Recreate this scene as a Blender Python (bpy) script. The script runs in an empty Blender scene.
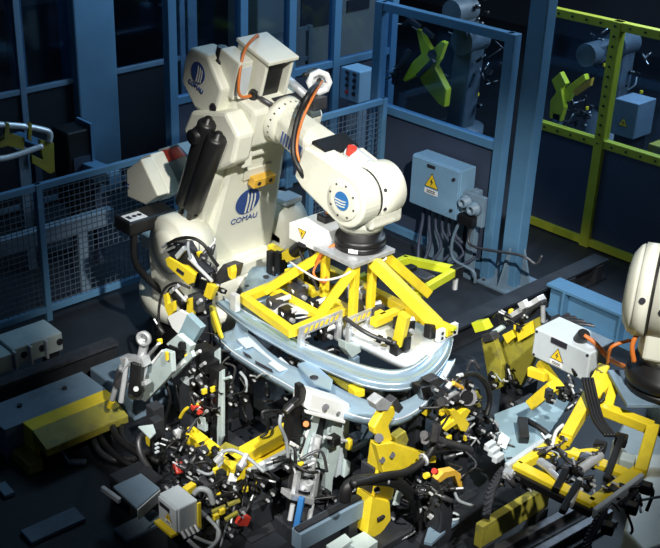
import bpy, math, random
from mathutils import Vector as V, Matrix, Quaternion
random.seed(7)
SC = bpy.context.scene
COL = SC.collection
# ------------------------------------------------------------------ camera model
H = 5.0; F = 1115.0; CX = 240.0; CY = 274.0
TH = math.radians(26.4); HD = math.radians(51)
hx, hy = math.cos(HD), math.sin(HD)
FW = V((math.cos(TH)*hx, math.cos(TH)*hy, -math.sin(TH)))
UP = V((math.sin(TH)*hx, math.sin(TH)*hy, math.cos(TH)))
RT = V((hy, -hx, 0))
def ray(u, v): return FW + RT*((u-CX)/F) - UP*((v-CY)/F)
def PZ(u, v, z=0.0):
    r = ray(u, v); return V((0, 0, H)) + r*((z-H)/r.z)
def PX(u, v, x):
    r = ray(u, v); return V((0, 0, H)) + r*(x/r.x)
def PY(u, v, y):
    r = ray(u, v); return V((0, 0, H)) + r*(y/r.y)
cam = bpy.data.cameras.new('camera'); cam.sensor_width = 36; cam.lens = F*36/660
cam.shift_x = (330-CX)/660; cam.clip_end = 100
co = bpy.data.objects.new('camera', cam); COL.objects.link(co)
co.matrix_world = Matrix.Translation((0, 0, H)) @ Matrix((RT, UP, -FW)).transposed().to_4x4()
SC.camera = co
SC.view_settings.view_transform = 'Standard'; SC.view_settings.look = 'None'
SC.view_settings.gamma = 1; SC.view_settings.exposure = 0.0
SC.view_settings.use_curve_mapping = False

# ------------------------------------------------------------------ materials
def mat(name, c, rough=.5, metal=0.0, var=.12, scale=9, bump=0.0, spec=.5, dirt=None, dirt_amt=.5):
    m = bpy.data.materials.new(name); m.use_nodes = True
    n = m.node_tree.nodes; l = m.node_tree.links; b = n['Principled BSDF']
    b.inputs['Roughness'].default_value = rough; b.inputs['Metallic'].default_value = metal
    b.inputs['Specular IOR Level'].default_value = spec
    tc = n.new('ShaderNodeTexCoord'); ns = n.new('ShaderNodeTexNoise')
    ns.inputs['Scale'].default_value = scale; ns.inputs['Detail'].default_value = 6
    l.new(tc.outputs['Object'], ns.inputs['Vector'])
    r = n.new('ShaderNodeValToRGB')
    r.color_ramp.elements[0].position = .3; r.color_ramp.elements[1].position = .7
    r.color_ramp.elements[0].color = tuple(max(0, k*(1-var)) for k in c)+(1,)
    r.color_ramp.elements[1].color = tuple(min(1, k*(1+var)) for k in c)+(1,)
    l.new(ns.outputs['Fac'], r.inputs['Fac'])
    out = r.outputs['Color']
    if dirt:
        n2 = n.new('ShaderNodeTexNoise'); n2.inputs['Scale'].default_value = scale*.45; n2.inputs['Detail'].default_value = 10
        n2.inputs['Roughness'].default_value = .7
        l.new(tc.outputs['Object'], n2.inputs['Vector'])
        r2 = n.new('ShaderNodeValToRGB'); r2.color_ramp.elements[0].position = .52; r2.color_ramp.elements[1].position = .68
        r2.color_ramp.elements[0].color = (0, 0, 0, 1); r2.color_ramp.elements[1].color = (dirt_amt,)*3+(1,)
        l.new(n2.outputs['Fac'], r2.inputs['Fac'])
        mx = n.new('ShaderNodeMix'); mx.data_type = 'RGBA'
        l.new(r2.outputs['Color'], mx.inputs['Factor']); l.new(out, mx.inputs[6]); mx.inputs[7].default_value = dirt+(1,)
        out = mx.outputs[2]
    l.new(out, b.inputs['Base Color'])
    if bump:
        bp = n.new('ShaderNodeBump'); bp.inputs['Strength'].default_value = bump; bp.inputs['Distance'].default_value = .02
        n3 = n.new('ShaderNodeTexNoise'); n3.inputs['Scale'].default_value = scale*6
        l.new(tc.outputs['Object'], n3.inputs['Vector']); l.new(n3.outputs['Fac'], bp.inputs['Height']); l.new(bp.outputs['Normal'], b.inputs['Normal'])
    return m
M = dict(
    cream=mat('cream_paint', (.74, .74, .63), .42, 0, .05, 4, dirt=(.42, .40, .32), dirt_amt=.25),
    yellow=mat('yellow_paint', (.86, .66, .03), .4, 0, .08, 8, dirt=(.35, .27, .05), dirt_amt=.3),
    shadeyellow=mat('shaded_worn_yellow_paint', (.31, .28, .035), .55, 0, .15, 8, dirt=(.06, .06, .05), dirt_amt=.8),  # yellow darkened to olive: shade put into the colour, under worn dirt patches
    blue=mat('blue_fence_paint', (.09, .22, .37), .5, 0, .06, 5),
    dblue=mat('dark_blue_panel', (.040, .055, .095), .6, 0, .08, 3),
    bluegrey=mat('blue_grey_paint', (.17, .25, .33), .5, 0, .1, 5, dirt=(.05, .06, .08), dirt_amt=.5),
    concrete=mat('painted_column', (.15, .27, .38), .7, 0, .12, 2),
    fencey=mat('fence_yellow', (.42, .44, .03), .5, 0, .08, 6),
    pale=mat('pale_grey_green_paint', (.50, .60, .60), .45, 0, .08, 7, dirt=(.2, .25, .26), dirt_amt=.35),
    white=mat('white_painted_steel', (.82, .84, .84), .4, 0, .03, 6),
    grey=mat('light_grey_enamel', (.55, .61, .65), .4, 0, .06, 6, dirt=(.3, .34, .38), dirt_amt=.3),
    silver=mat('pressed_sheet_steel', (.42, .58, .72), .3, .55, .05, 3),
    bright=mat('lit_sheet_steel', (.76, .82, .88), .3, .3, .04, 3),  # lit copy of the pressed steel: brightness put into the colour, for sill and edges
    steel=mat('machined_steel', (.52, .54, .56), .32, .4, .15, 20),
    dsteel=mat('dark_gunmetal', (.09, .09, .10), .4, .6, .25, 14),
    alu=mat('aluminium', (.75, .78, .81), .3, .35, .08, 15),
    black=mat('black_plastic', (.008, .008, .009), .42, 0, .3, 10),
    rubber=mat('black_hose_rubber', (.009, .009, .010), .5, 0, .2, 10),
    floor=mat('oily_concrete_floor', (.013, .016, .022), .55, 0, .35, 1.7, bump=.15, dirt=(.012, .013, .016), dirt_amt=.9),
    dark=mat('dark_machine_paint', (.022, .025, .032), .55, 0, .3, 6, dirt=(.02, .02, .02), dirt_amt=.7),
    orange=mat('orange_cable', (.62, .17, .03), .45, 0, .1, 10),
    ocher=mat('ochre_block', (.72, .42, .05), .5, 0, .1, 10),
    greyhose=mat('grey_conduit', (.30, .33, .35), .45, 0, .1, 10),
    whitehose=mat('white_tube', (.75, .76, .72), .4, 0, .05, 10),
    red=mat('red_plastic', (.60, .05, .03), .4, 0, .1, 10),
    signy=mat('warning_sign_yellow', (.9, .62, .03), .5, 0, .04, 10),
    signw=mat('label_white', (.85, .86, .86), .5, 0, .03, 10),
    ink=mat('black_ink', (.02, .02, .03), .6, 0, .1, 10),
    emblem=mat('emblem_blue', (.03, .07, .24), .5, 0, .05, 10),
    emblem2=mat('emblem_bright_blue', (.03, .16, .42), .5, 0, .05, 10),
    beige=mat('beige_machine_panel', (.20, .20, .19), .6, 0, .08, 3),
    dblack=mat('smoked_dark_panel', (.012, .013, .018), .6, 0, .1, 3),
    elbox=mat('cabinet_blue_grey', (.20, .36, .52), .45, 0, .06, 5),
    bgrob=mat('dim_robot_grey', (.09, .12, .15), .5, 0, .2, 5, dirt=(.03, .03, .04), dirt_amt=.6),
    teal=mat('blue_grey_cover_paint', (.26, .38, .44), .5, 0, .08, 5),
    bgwall=mat('distant_wall', (.03, .035, .05), .8, 0, .3, .6),
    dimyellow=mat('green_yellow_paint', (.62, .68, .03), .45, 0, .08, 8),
)
def mesh_mat():
    m = mat('galvanised_wire', (.10, .14, .19), .5, .2, .1, 20); return m
M['wire'] = mesh_mat()
def glass_mat():
    m = bpy.data.materials.new('fence_glazing'); m.use_nodes = True
    n = m.node_tree.nodes; l = m.node_tree.links; n.clear()
    o = n.new('ShaderNodeOutputMaterial'); mx = n.new('ShaderNodeMixShader')
    t = n.new('ShaderNodeBsdfTransparent'); t.inputs['Color'].default_value = (.72, .80, .88, 1)
    g = n.new('ShaderNodeBsdfGlossy'); g.inputs['Roughness'].default_value = .08; g.inputs['Color'].default_value = (.7, .8, .9, 1)
    mx.inputs['Fac'].default_value = .05
    l.new(t.outputs[0], mx.inputs[1]); l.new(g.outputs[0], mx.inputs[2]); l.new(mx.outputs[0], o.inputs[0])
    return m
M['glass'] = glass_mat()

# ------------------------------------------------------------------ mesh builder
def crom(pts, n=6, closed=False):
    pts = [V(p) for p in pts]
    if len(pts) < 3: return pts
    out = []
    for i in range(len(pts)-1):
        p0 = pts[max(i-1, 0)]; p1 = pts[i]; p2 = pts[i+1]; p3 = pts[min(i+2, len(pts)-1)]
        for k in range(n):
            t = k/n
            out.append(.5*((2*p1)+(p2-p0)*t+(2*p0-5*p1+4*p2-p3)*t*t+(3*p1-p0-3*p2+p3)*t**3))
    out.append(pts[-1]); return out
class MB:
    def __init__(s): s.v = []; s.f = []; s.m = []; s.s = []; s.mi = 0
    def add(s, vs, fs, smooth=False):
        o = len(s.v); s.v += [V(p) for p in vs]
        for f in fs: s.f.append([o+i for i in f]); s.m.append(s.mi); s.s.append(smooth)
        return s
    def box(s, c, size, rot=None):
        c = V(c); a, b, d = (k/2 for k in size); vs = []
        for x in (-a, a):
            for y in (-b, b):
                for z in (-d, d):
                    p = V((x, y, z))
                    if rot is not None: p = rot @ p
                    vs.append(c+p)
        return s.add(vs, [(0, 1, 3, 2), (4, 6, 7, 5), (0, 4, 5, 1), (2, 3, 7, 6), (0, 2, 6, 4), (1, 5, 7, 3)])
    def bb(s, x0, x1, y0, y1, z0, z1): return s.box(((x0+x1)/2, (y0+y1)/2, (z0+z1)/2), (abs(x1-x0), abs(y1-y0), abs(z1-z0)))
    def beam(s, p, q, w, h, up=(0, 0, 1)):
        p = V(p); q = V(q); d = (q-p); L = d.length; d.normalize(); up = V(up)
        if abs(d.dot(up)) > .98: up = V((0, 1, 0)) if abs(d.y) < .9 else V((1, 0, 0))
        x = d.cross(up).normalized(); u = x.cross(d)
        R = Matrix((x, d, u)).transposed()
        return s.box((p+q)/2, (w, L, h), R)
    def ibeam(s, p, q, w, h, t=.02):
        p = V(p); q = V(q); z = V((0, 0, h/2-t/2))
        s.beam(p+z, q+z, w, t); s.beam(p-z, q-z, w, t); s.beam(p, q, t, h-2*t); return s
    def ring(s, c, d, r, n, ref=None):
        d = V(d).normalized(); ref = V(ref) if ref else (V((0, 0, 1)) if abs(d.z) < .9 else V((1, 0, 0)))
        x = d.cross(ref).normalized(); y = d.cross(x)
        return [V(c)+x*(r*math.cos(2*math.pi*i/n))+y*(r*math.sin(2*math.pi*i/n)) for i in range(n)]
    def cyl(s, p, q, r, r1=None, n=18, smooth=True):
        p = V(p); q = V(q); r1 = r if r1 is None else r1; d = q-p
        a = s.ring(p, d, r, n); b = s.ring(q, d, r1, n); o = len(s.v)
        s.add(a+b, [(i, (i+1) % n, n+(i+1) % n, n+i) for i in range(n)], smooth)
        s.add(a, [tuple(range(n))[::-1]]); s.add(b, [tuple(range(n))]); return s
    def lathe(s, p, d, prof, n=28):
        p = V(p); d = V(d).normalized(); vs = []; fs = []
        for (t, r) in prof: vs += s.ring(p+d*t, d, max(r, .0005), n)
        for k in range(len(prof)-1):
            for i in range(n): fs.append((k*n+i, k*n+(i+1) % n, (k+1)*n+(i+1) % n, (k+1)*n+i))
        fs.append(tuple(range(n))[::-1]); fs.append(tuple((len(prof)-1)*n+i for i in range(n)))
        s.add(vs, fs, True); return s
    def tube(s, pts, r, n=8, k=6):
        pts = crom(pts, k); vs = []; fs = []; ref = None
        for i, p in enumerate(pts):
            d = (pts[min(i+1, len(pts)-1)]-pts[max(i-1, 0)])
            if d.length < 1e-6: d = V((0, 0, 1))
            d.normalize()
            if ref is None: ref = d.orthogonal().normalized()
            ref = (ref-d*ref.dot(d)).normalized(); y = d.cross(ref)
            vs += [p+ref*(r*math.cos(2*math.pi*j/n))+y*(r*math.sin(2*math.pi*j/n)) for j in range(n)]
        for i in range(len(pts)-1):
            for j in range(n): fs.append((i*n+j, i*n+(j+1) % n, (i+1)*n+(j+1) % n, (i+1)*n+j))
        fs.append(tuple(range(n))[::-1]); fs.append(tuple((len(pts)-1)*n+j for j in range(n)))
        s.add(vs, fs, True); return s
    def prism(s, pts, off):
        pts = [V(p) for p in pts]; off = V(off); n = len(pts)
        s.add(pts+[p+off for p in pts], [tuple(range(n))[::-1], tuple(range(n, 2*n))]+[(i, (i+1) % n, n+(i+1) % n, n+i) for i in range(n)])
        return s
    def sheet(s, rows, n=5):
        rows = [crom(r, n) for r in rows]; w = len(rows[0]); vs = []; fs = []
        for r in rows: vs += r
        for a in range(len(rows)-1):
            for i in range(w-1): fs.append((a*w+i, a*w+i+1, (a+1)*w+i+1, (a+1)*w+i))
        s.add(vs, fs, True); return s
    def disc(s, c, nrm, r, th=.004, n=24):
        c = V(c); nrm = V(nrm).normalized(); return s.cyl(c, c+nrm*th, r, n=n, smooth=False)
    def build(s, name, mats, parent=None, bev=0, solid=0, sub=0):
        me = bpy.data.meshes.new(name)
        off = V(ROOT.get(parent.name, (0, 0, 0))) if parent else V((0, 0, 0))
        me.from_pydata([tuple(p-off) for p in s.v], [], s.f)
        if not isinstance(mats, (list, tuple)): mats = [mats]
        for k in mats: me.materials.append(M[k] if isinstance(k, str) else k)
        for p, mi, sm in zip(me.polygons, s.m, s.s): p.material_index = mi; p.use_smooth = sm
        me.validate(); 
        import bmesh
        bm = bmesh.new(); bm.from_mesh(me); bmesh.ops.recalc_face_normals(bm, faces=bm.faces); bm.to_mesh(me); bm.free()
        o = bpy.data.objects.new(name, me); COL.objects.link(o)
        if parent: o.parent = parent; ROOT[o.name] = off
        if solid:
            md = o.modifiers.new('solid', 'SOLIDIFY'); md.thickness = solid; md.offset = 0
        if bev:
            md = o.modifiers.new('bevel', 'BEVEL'); md.width = bev; md.segments = 2; md.limit_method = 'ANGLE'; md.angle_limit = math.radians(40)
        if sub:
            md = o.modifiers.new('sub', 'SUBSURF'); md.levels = sub; md.render_levels = sub
        return o
ROOT = {}
def thing(name, label, cat, loc=(0, 0, 0), group=None):
    o = bpy.data.objects.new(name, None); COL.objects.link(o); o.location = loc; o.empty_display_size = .1
    ROOT[o.name] = V(loc); o['label'] = label; o['category'] = cat; o['kind'] = 'thing'
    if group: o['group'] = group
    return o
def tag(o, label, cat, group=None, kind=None):
    if label: o['label'] = label
    if cat: o['category'] = cat
    if group: o['group'] = group
    o['kind'] = kind or 'thing'
    return o
def struct(mb, name, m, label=None, bev=0):
    o = mb.build(name, m, None, bev); o['kind'] = 'structure'
    if label: o['label'] = label
    return o
def hose(parent, name, pts, r, m='rubber', n=8):
    return MB().tube(pts, r, n).build(name, m, parent)
def copy_tree(o, delta, label, parent=None):
    c = o.copy(); COL.objects.link(c)
    if parent is None: c.location = o.location + V(delta); c['label'] = label
    else: c.parent = parent
    for ch in list(o.children): copy_tree(ch, delta, None, c)
    return c
def text_mesh(txt, size, origin, xdir, ydir, name, m, parent):
    cu = bpy.data.curves.new('t', 'FONT'); cu.body = txt; cu.size = size; cu.align_x = 'CENTER'; cu.align_y = 'CENTER'; cu.extrude = .002
    o = bpy.data.objects.new('t', cu); COL.objects.link(o)
    dg = bpy.context.evaluated_depsgraph_get(); dg.update()
    me = bpy.data.meshes.new_from_object(o.evaluated_get(dg))
    bpy.data.objects.remove(o); bpy.data.curves.remove(cu)
    x = V(xdir).normalized(); y = V(ydir).normalized(); z = x.cross(y)
    off = V(ROOT.get(parent.name, (0, 0, 0)))
    for v in me.vertices: v.co = V(origin)+x*v.co.x+y*v.co.y+z*v.co.z-off
    me.name = name; me.materials.clear(); me.materials.append(M[m])
    r = bpy.data.objects.new(name, me); COL.objects.link(r); r.parent = parent; ROOT[r.name] = off
    return r
def warn(parent, c, xd, yd, s, plate=True, bolt=True):
    """triangular high-voltage sign: yellow triangle with a dark bolt over a white text plate"""
    x = V(xd).normalized(); y = V(yd).normalized(); z = x.cross(y); c = V(c); mb = MB()
    tri = lambda k, o: [c+x*(-s*k)+y*(-s*.58*k)+z*o, c+x*(s*k)+y*(-s*.58*k)+z*o, c+y*(s*1.15*k)+z*o]
    mb.mi = 1; mb.prism(tri(1.0, .001), z*.002)
    mb.mi = 0; mb.prism(tri(.86, .003), z*.002)
    mb.mi = 1
    P = lambda a, b: c+x*(a*s)+y*(b*s)+z*.005
    mb.prism([P(.1, .6), P(-.22, .05), P(.02, .08), P(-.12, -.42), P(.25, .18), P(.03, .16)], z*.002)
    o = mb.build('warning_sign', ['signy', 'ink'], parent)
    if plate:
        m2 = MB(); Q = lambda a, b, h: c+x*(a*s)+y*(b*s)+z*h
        m2.prism([Q(-.95, -.75, .001), Q(.95, -.75, .001), Q(.95, -1.35, .001), Q(-.95, -1.35, .001)], z*.003)
        m2.mi = 1
        for b in (-.95, -1.15):
            m2.prism([Q(-.6, b+.05, .004), Q(.6, b+.05, .004), Q(.6, b-.05, .004), Q(-.6, b-.05, .004)], z*.001)
        m2.build('caption_plate', ['signw', 'ink'], parent)
    return o
def emblem(parent, c, xd, yd, r, m='emblem', word=True):
    """round striped emblem with the maker's word under it"""
    x = V(xd).normalized(); y = V(yd).normalized(); z = x.cross(y); c = V(c); mb = MB()
    pts = [c+z*.002+x*(r*math.cos(a))+y*(r*math.sin(a)) for a in [2*math.pi*i/28 for i in range(28)]]
    mb.prism(pts, z*.003)
    mb.mi = 1
    for (x0, w) in ((-.12, .13), (.18, .13), (.48, .12)):
        hh = math.sqrt(max(0, 1-(x0+w)**2))*.97
        P = lambda a, b: c+z*.005+x*(a*r)+y*(b*r)
        L = [P(x0, -hh*.95), P(x0+w, -hh*.95), P(x0+w+.06, 0), P(x0+w, hh*.55), P(x0, hh*.75), P(x0+.06, 0)]
        mb.prism(L, z*.002)
    mb.build('emblem', [m, 'cream'], parent)
    if word: text_mesh('COMAU', r*.62, c-y*(r*1.42)+z*.002, x, y, 'lettering', 'emblem', parent)
def bolts(parent, pts, nrm, r=.012, name='bolt', m='dsteel'):
    for p in pts: MB().cyl(V(p), V(p)+V(nrm).normalized()*.012, r, n=8).build(name, m, parent)

# ================================================================== SETTING
struct(MB().bb(-3, 17, -3, 20, -.1, 0), 'floor', 'floor', 'dark oily concrete factory floor')
struct(MB().bb(-3, 17, 19.6, 19.8, 0, 9), 'wall_back', 'bgwall', 'dark far wall of the hall')
struct(MB().bb(16.8, 17, -3, 19.6, 0, 9), 'wall_right', 'bgwall', 'dark side wall of the hall')
# wide painted column
cc = PZ(86, 199, 0)
c = MB(); c.bb(cc.x, cc.x+.52, cc.y, cc.y+.36, 0, 8)
o = struct(c, 'wide_column', 'concrete', 'wide square blue grey structural column', .02)

def fence_run(name, label, frame, axis, const, a0, a1, posts, top, mid, bot, w=.07, glass=True, panel='dblue', group=None, pm='blue'):
    """framed guard fence: glazed above, solid panel below"""
    base = (const, (a0+a1)/2, 0) if axis == 'y' else ((a0+a1)/2, const, 0)
    t = thing(name, label, 'fence', base, group)
    P = (lambda a, z: V((const, a, z))) if axis == 'y' else (lambda a, z: V((a, const, z)))
    for z in (top, mid, bot):
        MB().beam(P(a0, z), P(a1, z), w, w).build('rail', pm, t, .006)
    for a in posts:
        MB().beam(P(a, .002), P(a, top+w/2), w*1.25, w*1.25).build('post', pm, t, .006)
    th = .012
    for a, b in zip(posts[:-1], posts[1:]):
        MB().beam(P(a+w*.6, (mid+bot)/2), P(b-w*.6, (mid+bot)/2), th, mid-bot-w).build('lower_panel', panel, t)
        if glass: MB().beam(P(a+w*.6, (mid+top)/2), P(b-w*.6, (mid+top)/2), th, top-mid-w).build('glazing', 'glass', t)
    return t
# yellow fence, plane x = 9.63
t = fence_run('guard_fence', 'yellow framed glazed guard fence at the right with dark lower panels', 'y', 'y', 9.63, 3.6, 6.98, [3.6, 4.85, 6.05, 6.98], 2.35, 1.15, .06, .085, True, 'dblue', None, 'fencey')
for z in (2.35, 1.15):
    for k in range(19):
        y = 3.75+k*.165
        MB().cyl((9.588, y, z), (9.575, y, z), .012, n=6).build('bolt', 'ink', t)
for k in range(12):
    MB().cyl((9.573, 6.05, 1.25+k*.1), (9.56, 6.05, 1.25+k*.1), .012, n=6).build('bolt', 'ink', t)
# blue framed door of the cell, plane x = 8.2
t = fence_run('cell_door', 'blue framed glazed cell door in front of the yellow cross gripper', 'y', 'y', 8.2, 6.2, 7.85, [6.2, 7.85], 2.43, 1.39, .12, .085)
t['category'] = 'door'
# blue square post at the door's right
t = thing('fence_post', 'thick square blue post between cell door and yellow fence', 'post', (8.3, 5.95, 0))
MB().bb(8.2, 8.34, 5.87, 6.06, .01, 3.2).build('shaft', 'blue', t, .01)
MB().bb(8.05, 8.53, 5.71, 6.21, 0, .025).build('base_plate', 'bluegrey', t, .004)
for sx, sy in ((-1, 0), (0, -1), (0, 1)):
    cx, cy = 8.29+sx*.09, 5.96+sy*.10
    d = V((sx, sy, 0)); n = V((-sy, sx, 0))*.012
    MB().prism([V((cx, cy, .025))-n, V((cx, cy, .42))-n, V((cx, cy, .025))+d*.13-n], n*2).build('gusset', 'bluegrey', t)
bolts(t, [(8.1, 5.76, .025), (8.1, 6.16, .025), (8.48, 5.76, .025)], (0, 0, 1), .018)
# slim posts beside it
t = thing('cable_post', 'slim blue grey post carrying round sockets by the electric box', 'post', (8.12, 6.33, 0))
MB().bb(8.03, 8.1, 6.28, 6.37, 0, .95).build('shaft', 'bluegrey', t, .006)
MB().bb(7.98, 8.03, 6.16, 6.46, .62, .93).build('socket_plate', 'bluegrey', t, .006)
for y, z in ((6.36, .84), (6.25, .8)):
    MB().lathe((7.98, y, z), (-1, 0, 0), [(0, .07), (.04, .07), (.045, .05), (.09, .05), (.09, .03), (.03, .03)], 16).build('socket', 'bluegrey', t)
MB().bb(7.9, 7.98, 6.22, 6.4, .62, .72).build('terminal_block', 'black', t, .006)
hose(t, 'cable', [(7.95, 6.4, .64), (7.93, 6.46, .4), (7.95, 6.44, .2), (7.97, 6.2, .15), (7.99, 6.18, .02)], .016, 'bluegrey')
hose(t, 'cable', [(7.95, 6.25, .64), (7.9, 6.2, .45), (8.0, 5.7, .5), (8.05, 5.55, .45), (8.06, 5.5, .55)], .014, 'dsteel')
# rear glazed walls
fence_run('guard_fence', 'dark blue glazed guard fence behind the push button box', 'x', 'x', 9.3, 6.6, 9.9, [6.6, 7.55, 8.25, 8.95, 9.9], 3.0, 1.39, .08, .085)
fence_run('guard_fence', 'dim blue fence frames around the wide column at far left', 'x', 'x', 10.62, 3.0, 7.75, [3.0, 4.5, 5.55, 6.72, 7.7], 3.2, 1.39, .08, .06, True, 'dblack', None, 'bluegrey')
for (x, y, lab) in ((5.62, 10.8, 'tall dim purple blue post left of the wide column'), (7.92, 10.75, 'tall dim blue grey post behind the white motor box')):
    t = thing('steel_post', lab, 'post', (x, y, 0))
    MB().bb(x-.07, x+.07, y-.07, y+.07, .01, 5).build('shaft', 'bluegrey', t, .01)
    MB().bb(x-.15, x+.15, y-.15, y+.15, 0, .02).build('base_plate', 'bluegrey', t)

def mesh_panel(name, label, y, x0, x1, z0, z1, posts, cell=.055, r=.0028, rails=(), cat='fence'):
    t = thing(name, label, cat, ((x0+x1)/2, y, 0))
    for z in (z0, z1)+tuple(rails): MB().beam((x0, y, z), (x1, y, z), .05, .06).build('rail', 'blue', t, .005)
    for x in posts: MB().bb(x-.03, x+.03, y-.03, y+.03, 0, z1+.03).build('post', 'blue', t, .005)
    mb = MB(); k = 0
    n = int((x1-x0)/cell)
    for i in range(1, n): mb.bb(x0+i*cell-r, x0+i*cell+r, y-r, y+r, z0, z1)
    n = int((z1-z0)/cell)
    for i in range(1, n): mb.bb(x0, x1, y-r-.004, y+r-.004, z0+i*cell-r, z0+i*cell+r)
    mb.build('wire_mesh', 'wire', t)
    return t
mesh_panel('mesh_fence', 'low blue wire mesh fence behind the robot at the left', 8.2, 2.9, 6.2, .12, 1.33, [2.9, 4.35, 6.2])
mesh_panel('mesh_gate', 'blue wire mesh gate behind the robot wrist', 7.62, 7.05, 8.08, .15, 1.52, [7.07, 8.06], cat='gate')
# beam along the far side of the mesh fence
t = thing('guide_beam', 'long grey blue beam seen through the low mesh fence', 'beam', (4.4, 8.45, 0))
MB().bb(2.9, 5.25, 8.4, 8.5, .66, .82).build('rail', 'bluegrey', t, .006)
for x in (3.2, 4.9): MB().bb(x-.05, x+.05, 8.41, 8.49, 0, .66).build('leg', 'bluegrey', t)
t = thing('slanting_beam', 'long blue beam running back past the column foot', 'beam', (5.1, 9.7, 0))
MB().beam((5.3, 10.4, .96), (5.5, 8.75, .96), .16, .14).build('rail', 'blue', t, .01)
for y in (10.2, 9.0): MB().bb(5.38, 5.46, y-.05, y+.05, 0, .9).build('leg', 'dblue', t)

# ================================================================== control boxes
t = thing('control_box', 'small blue grey push button box mounted behind the mesh gate', 'control box', PX(355, 103, 8.55))
b = PX(358, 104, 8.55); tp = PX(358, 72, 8.55); hgt = tp.z-b.z
x0, y0, z0 = b
MB().bb(x0, x0+.26, y0, y0+.30, z0, z0+hgt).build('housing', 'elbox', t, .012)
MB().bb(x0+.05, x0+.2, y0+.05, y0+.2, 0, z0).build('pedestal', 'bluegrey', t)
for i in range(4):
    for j in range(2):
        MB().cyl((x0, y0+.07+j*.11, z0+.1+i*.075), (x0-.02, y0+.07+j*.11, z0+.1+i*.075), .022, n=12).build('push_button', 'red' if (i, j) == (0, 1) else 'ink', t)
# electric box on the cell door frame
a = PX(412, 152, 7.92); b = PX(456, 222, 7.92)
t = thing('electric_box', 'pale blue electric cabinet with warning triangle hung on the cell door', 'electric cabinet', (7.92, (a.y+b.y)/2, b.z))
y1, y0, z0, z1 = a.y, b.y, b.z, a.z-.02
MB().bb(7.94, 8.15, y0, y1, z0, z1).build('housing', 'elbox', t, .008)
MB().bb(7.92, 7.94, y0+.01, y1-.01, z0+.01, z1-.01).build('door', 'elbox', t, .006)
for z in (z0+.1, z1-.1): MB().cyl((7.92, y0+.07, z), (7.905, y0+.07, z), .018, n=10).build('lock', 'ink', t)
MB().bb(7.912, 7.92, (y0+y1)/2+.0, (y0+y1)/2+.1, z1-.07, z1-.04).build('name_plate', 'ink', t)
warn(t, (7.92, (y0+y1)/2+.03, (z0+z1)/2+.04), (0, -1, 0), (0, 0, 1), .09)
MB().bb(8.13, 8.17, y0+.1, y1-.1, 0, z0+.02).build('bracket', 'bluegrey', t)
for k in range(6):
    y = y1-.1-k*.09
    hose(t, 'conduit', [(8.04, y, z0+.01), (8.02, y-.02, z0-.2), (7.9+.03*k, y-.1-.03*k, .25), (7.8, y-.2+.05*k, .03)], .017, 'dblue')

# ================================================================== floor beams
t = thing('floor_beam', 'long dark steel beam lying across the floor toward the yellow fence', 'beam', (7.8, 5.52, 0))
MB().bb(6.4, 9.1, 5.43, 5.60, .20, .225).build('top_flange', 'dark', t)
MB().bb(6.4, 9.1, 5.50, 5.53, .03, .20).build('web', 'dark', t)
MB().bb(6.4, 9.1, 5.43, 5.60, .0, .03).build('bottom_flange', 'dark', t)
for x in (8.5, 8.95): MB().bb(x-.05, x+.05, 5.42, 5.5, .03, .2).build('stiffener', 'dark', t)
t = thing('floor_beam', 'blue grey steel beam lying crosswise beside the right robot', 'beam', (8.2, 4.4, 0))
MB().bb(8.05, 8.25, 3.4, 5.40, .28, .305).build('top_flange', 'blue', t)  # darker blue paint stands in for shade where the key lamp spills
MB().bb(8.13, 8.16, 3.4, 5.40, .03, .28).build('web', 'blue', t)
MB().bb(8.05, 8.25, 3.4, 5.40, 0, .03).build('bottom_flange', 'blue', t)
for y in (5.2, 4.6): MB().bb(8.04, 8.13, y-.01, y+.01, .03, .28).build('stiffener', 'blue', t)
t = tag(MB().bb(6.3, 7.9, 5.75, 7.3, .0, .05).build('floor_plate', 'dark', None, .01), 'low dark steel floor plate in front of the electric cabinet', 'floor plate')

# ================================================================== MAIN ROBOT
R = thing('industrial_robot', 'large cream articulated robot in the middle, its arm reaching over the yellow gripper', 'robot', (5.35, 7.0, 0))
A0 = V((5.42, 6.15, 2.25)); W = V((5.42, 5.20, 1.965)); dA = (W-A0).normalized(); nA = V((0, dA.z, -dA.y)); XA = V((1, 0, 0))
if nA.z < 0: nA = -nA
def L(s, t, x): return A0+dA*s+nA*t+XA*x
def lbox(mb, s0, s1, t0, t1, x0, x1):
    return mb.box(L((s0+s1)/2, (t0+t1)/2, (x0+x1)/2), (x1-x0, s1-s0, t1-t0), Matrix((XA, dA, nA)).transposed())
def yz(x0, x1, pts): # side profile in the y-z plane
    return MB().prism([V((x0, y, z)) for y, z in pts], V((x1-x0, 0, 0)))
# base
MB().lathe((5.40, 7.05, 0), (0, 0, 1), [(0, .62), (.06, .62), (.06, .56), (.36, .56)], 36).build('pedestal', 'black', R)
MB().lathe((5.40, 7.05, .36), (0, 0, 1), [(0, .60), (.02, .66), (.14, .66), (.17, .62), (.2, .5), (.2, .2)], 40).build('base', 'cream', R)
MB().box((4.79, 6.78, .44), (.02, .14, .08), Matrix.Rotation(math.radians(24), 3, 'Z')).build('rating_plate', 'dsteel', R)
tur = MB().lathe((5.40, 7.05, .54), (0, 0, 1), [(0, .54), (.22, .54), (.26, .48), (.26, .2)], 36).build('turret', 'cream', R)
MB().bb(5.0, 5.9, 6.55, 7.6, .78, .92).build('turret_deck', 'cream', R, .03)
MB().lathe((5.02, 6.80, 1.10), (-1, 0, 0), [(0, .30), (.24, .30), (.27, .27), (.28, .18), (.30, .18), (.30, .05)], 30).build('shoulder_housing', 'cream', R)
MB().prism([V((4.76, 6.58, .54)), V((4.76, 7.1, .54)), V((4.76, 7.14, 1.1)), V((4.76, 6.95, 1.28)), V((4.76, 6.62, 1.1)), V((4.76, 6.54, 1.0))], (.28, 0, 0)).build('shoulder_bracket', 'cream', R, .04)
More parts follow.
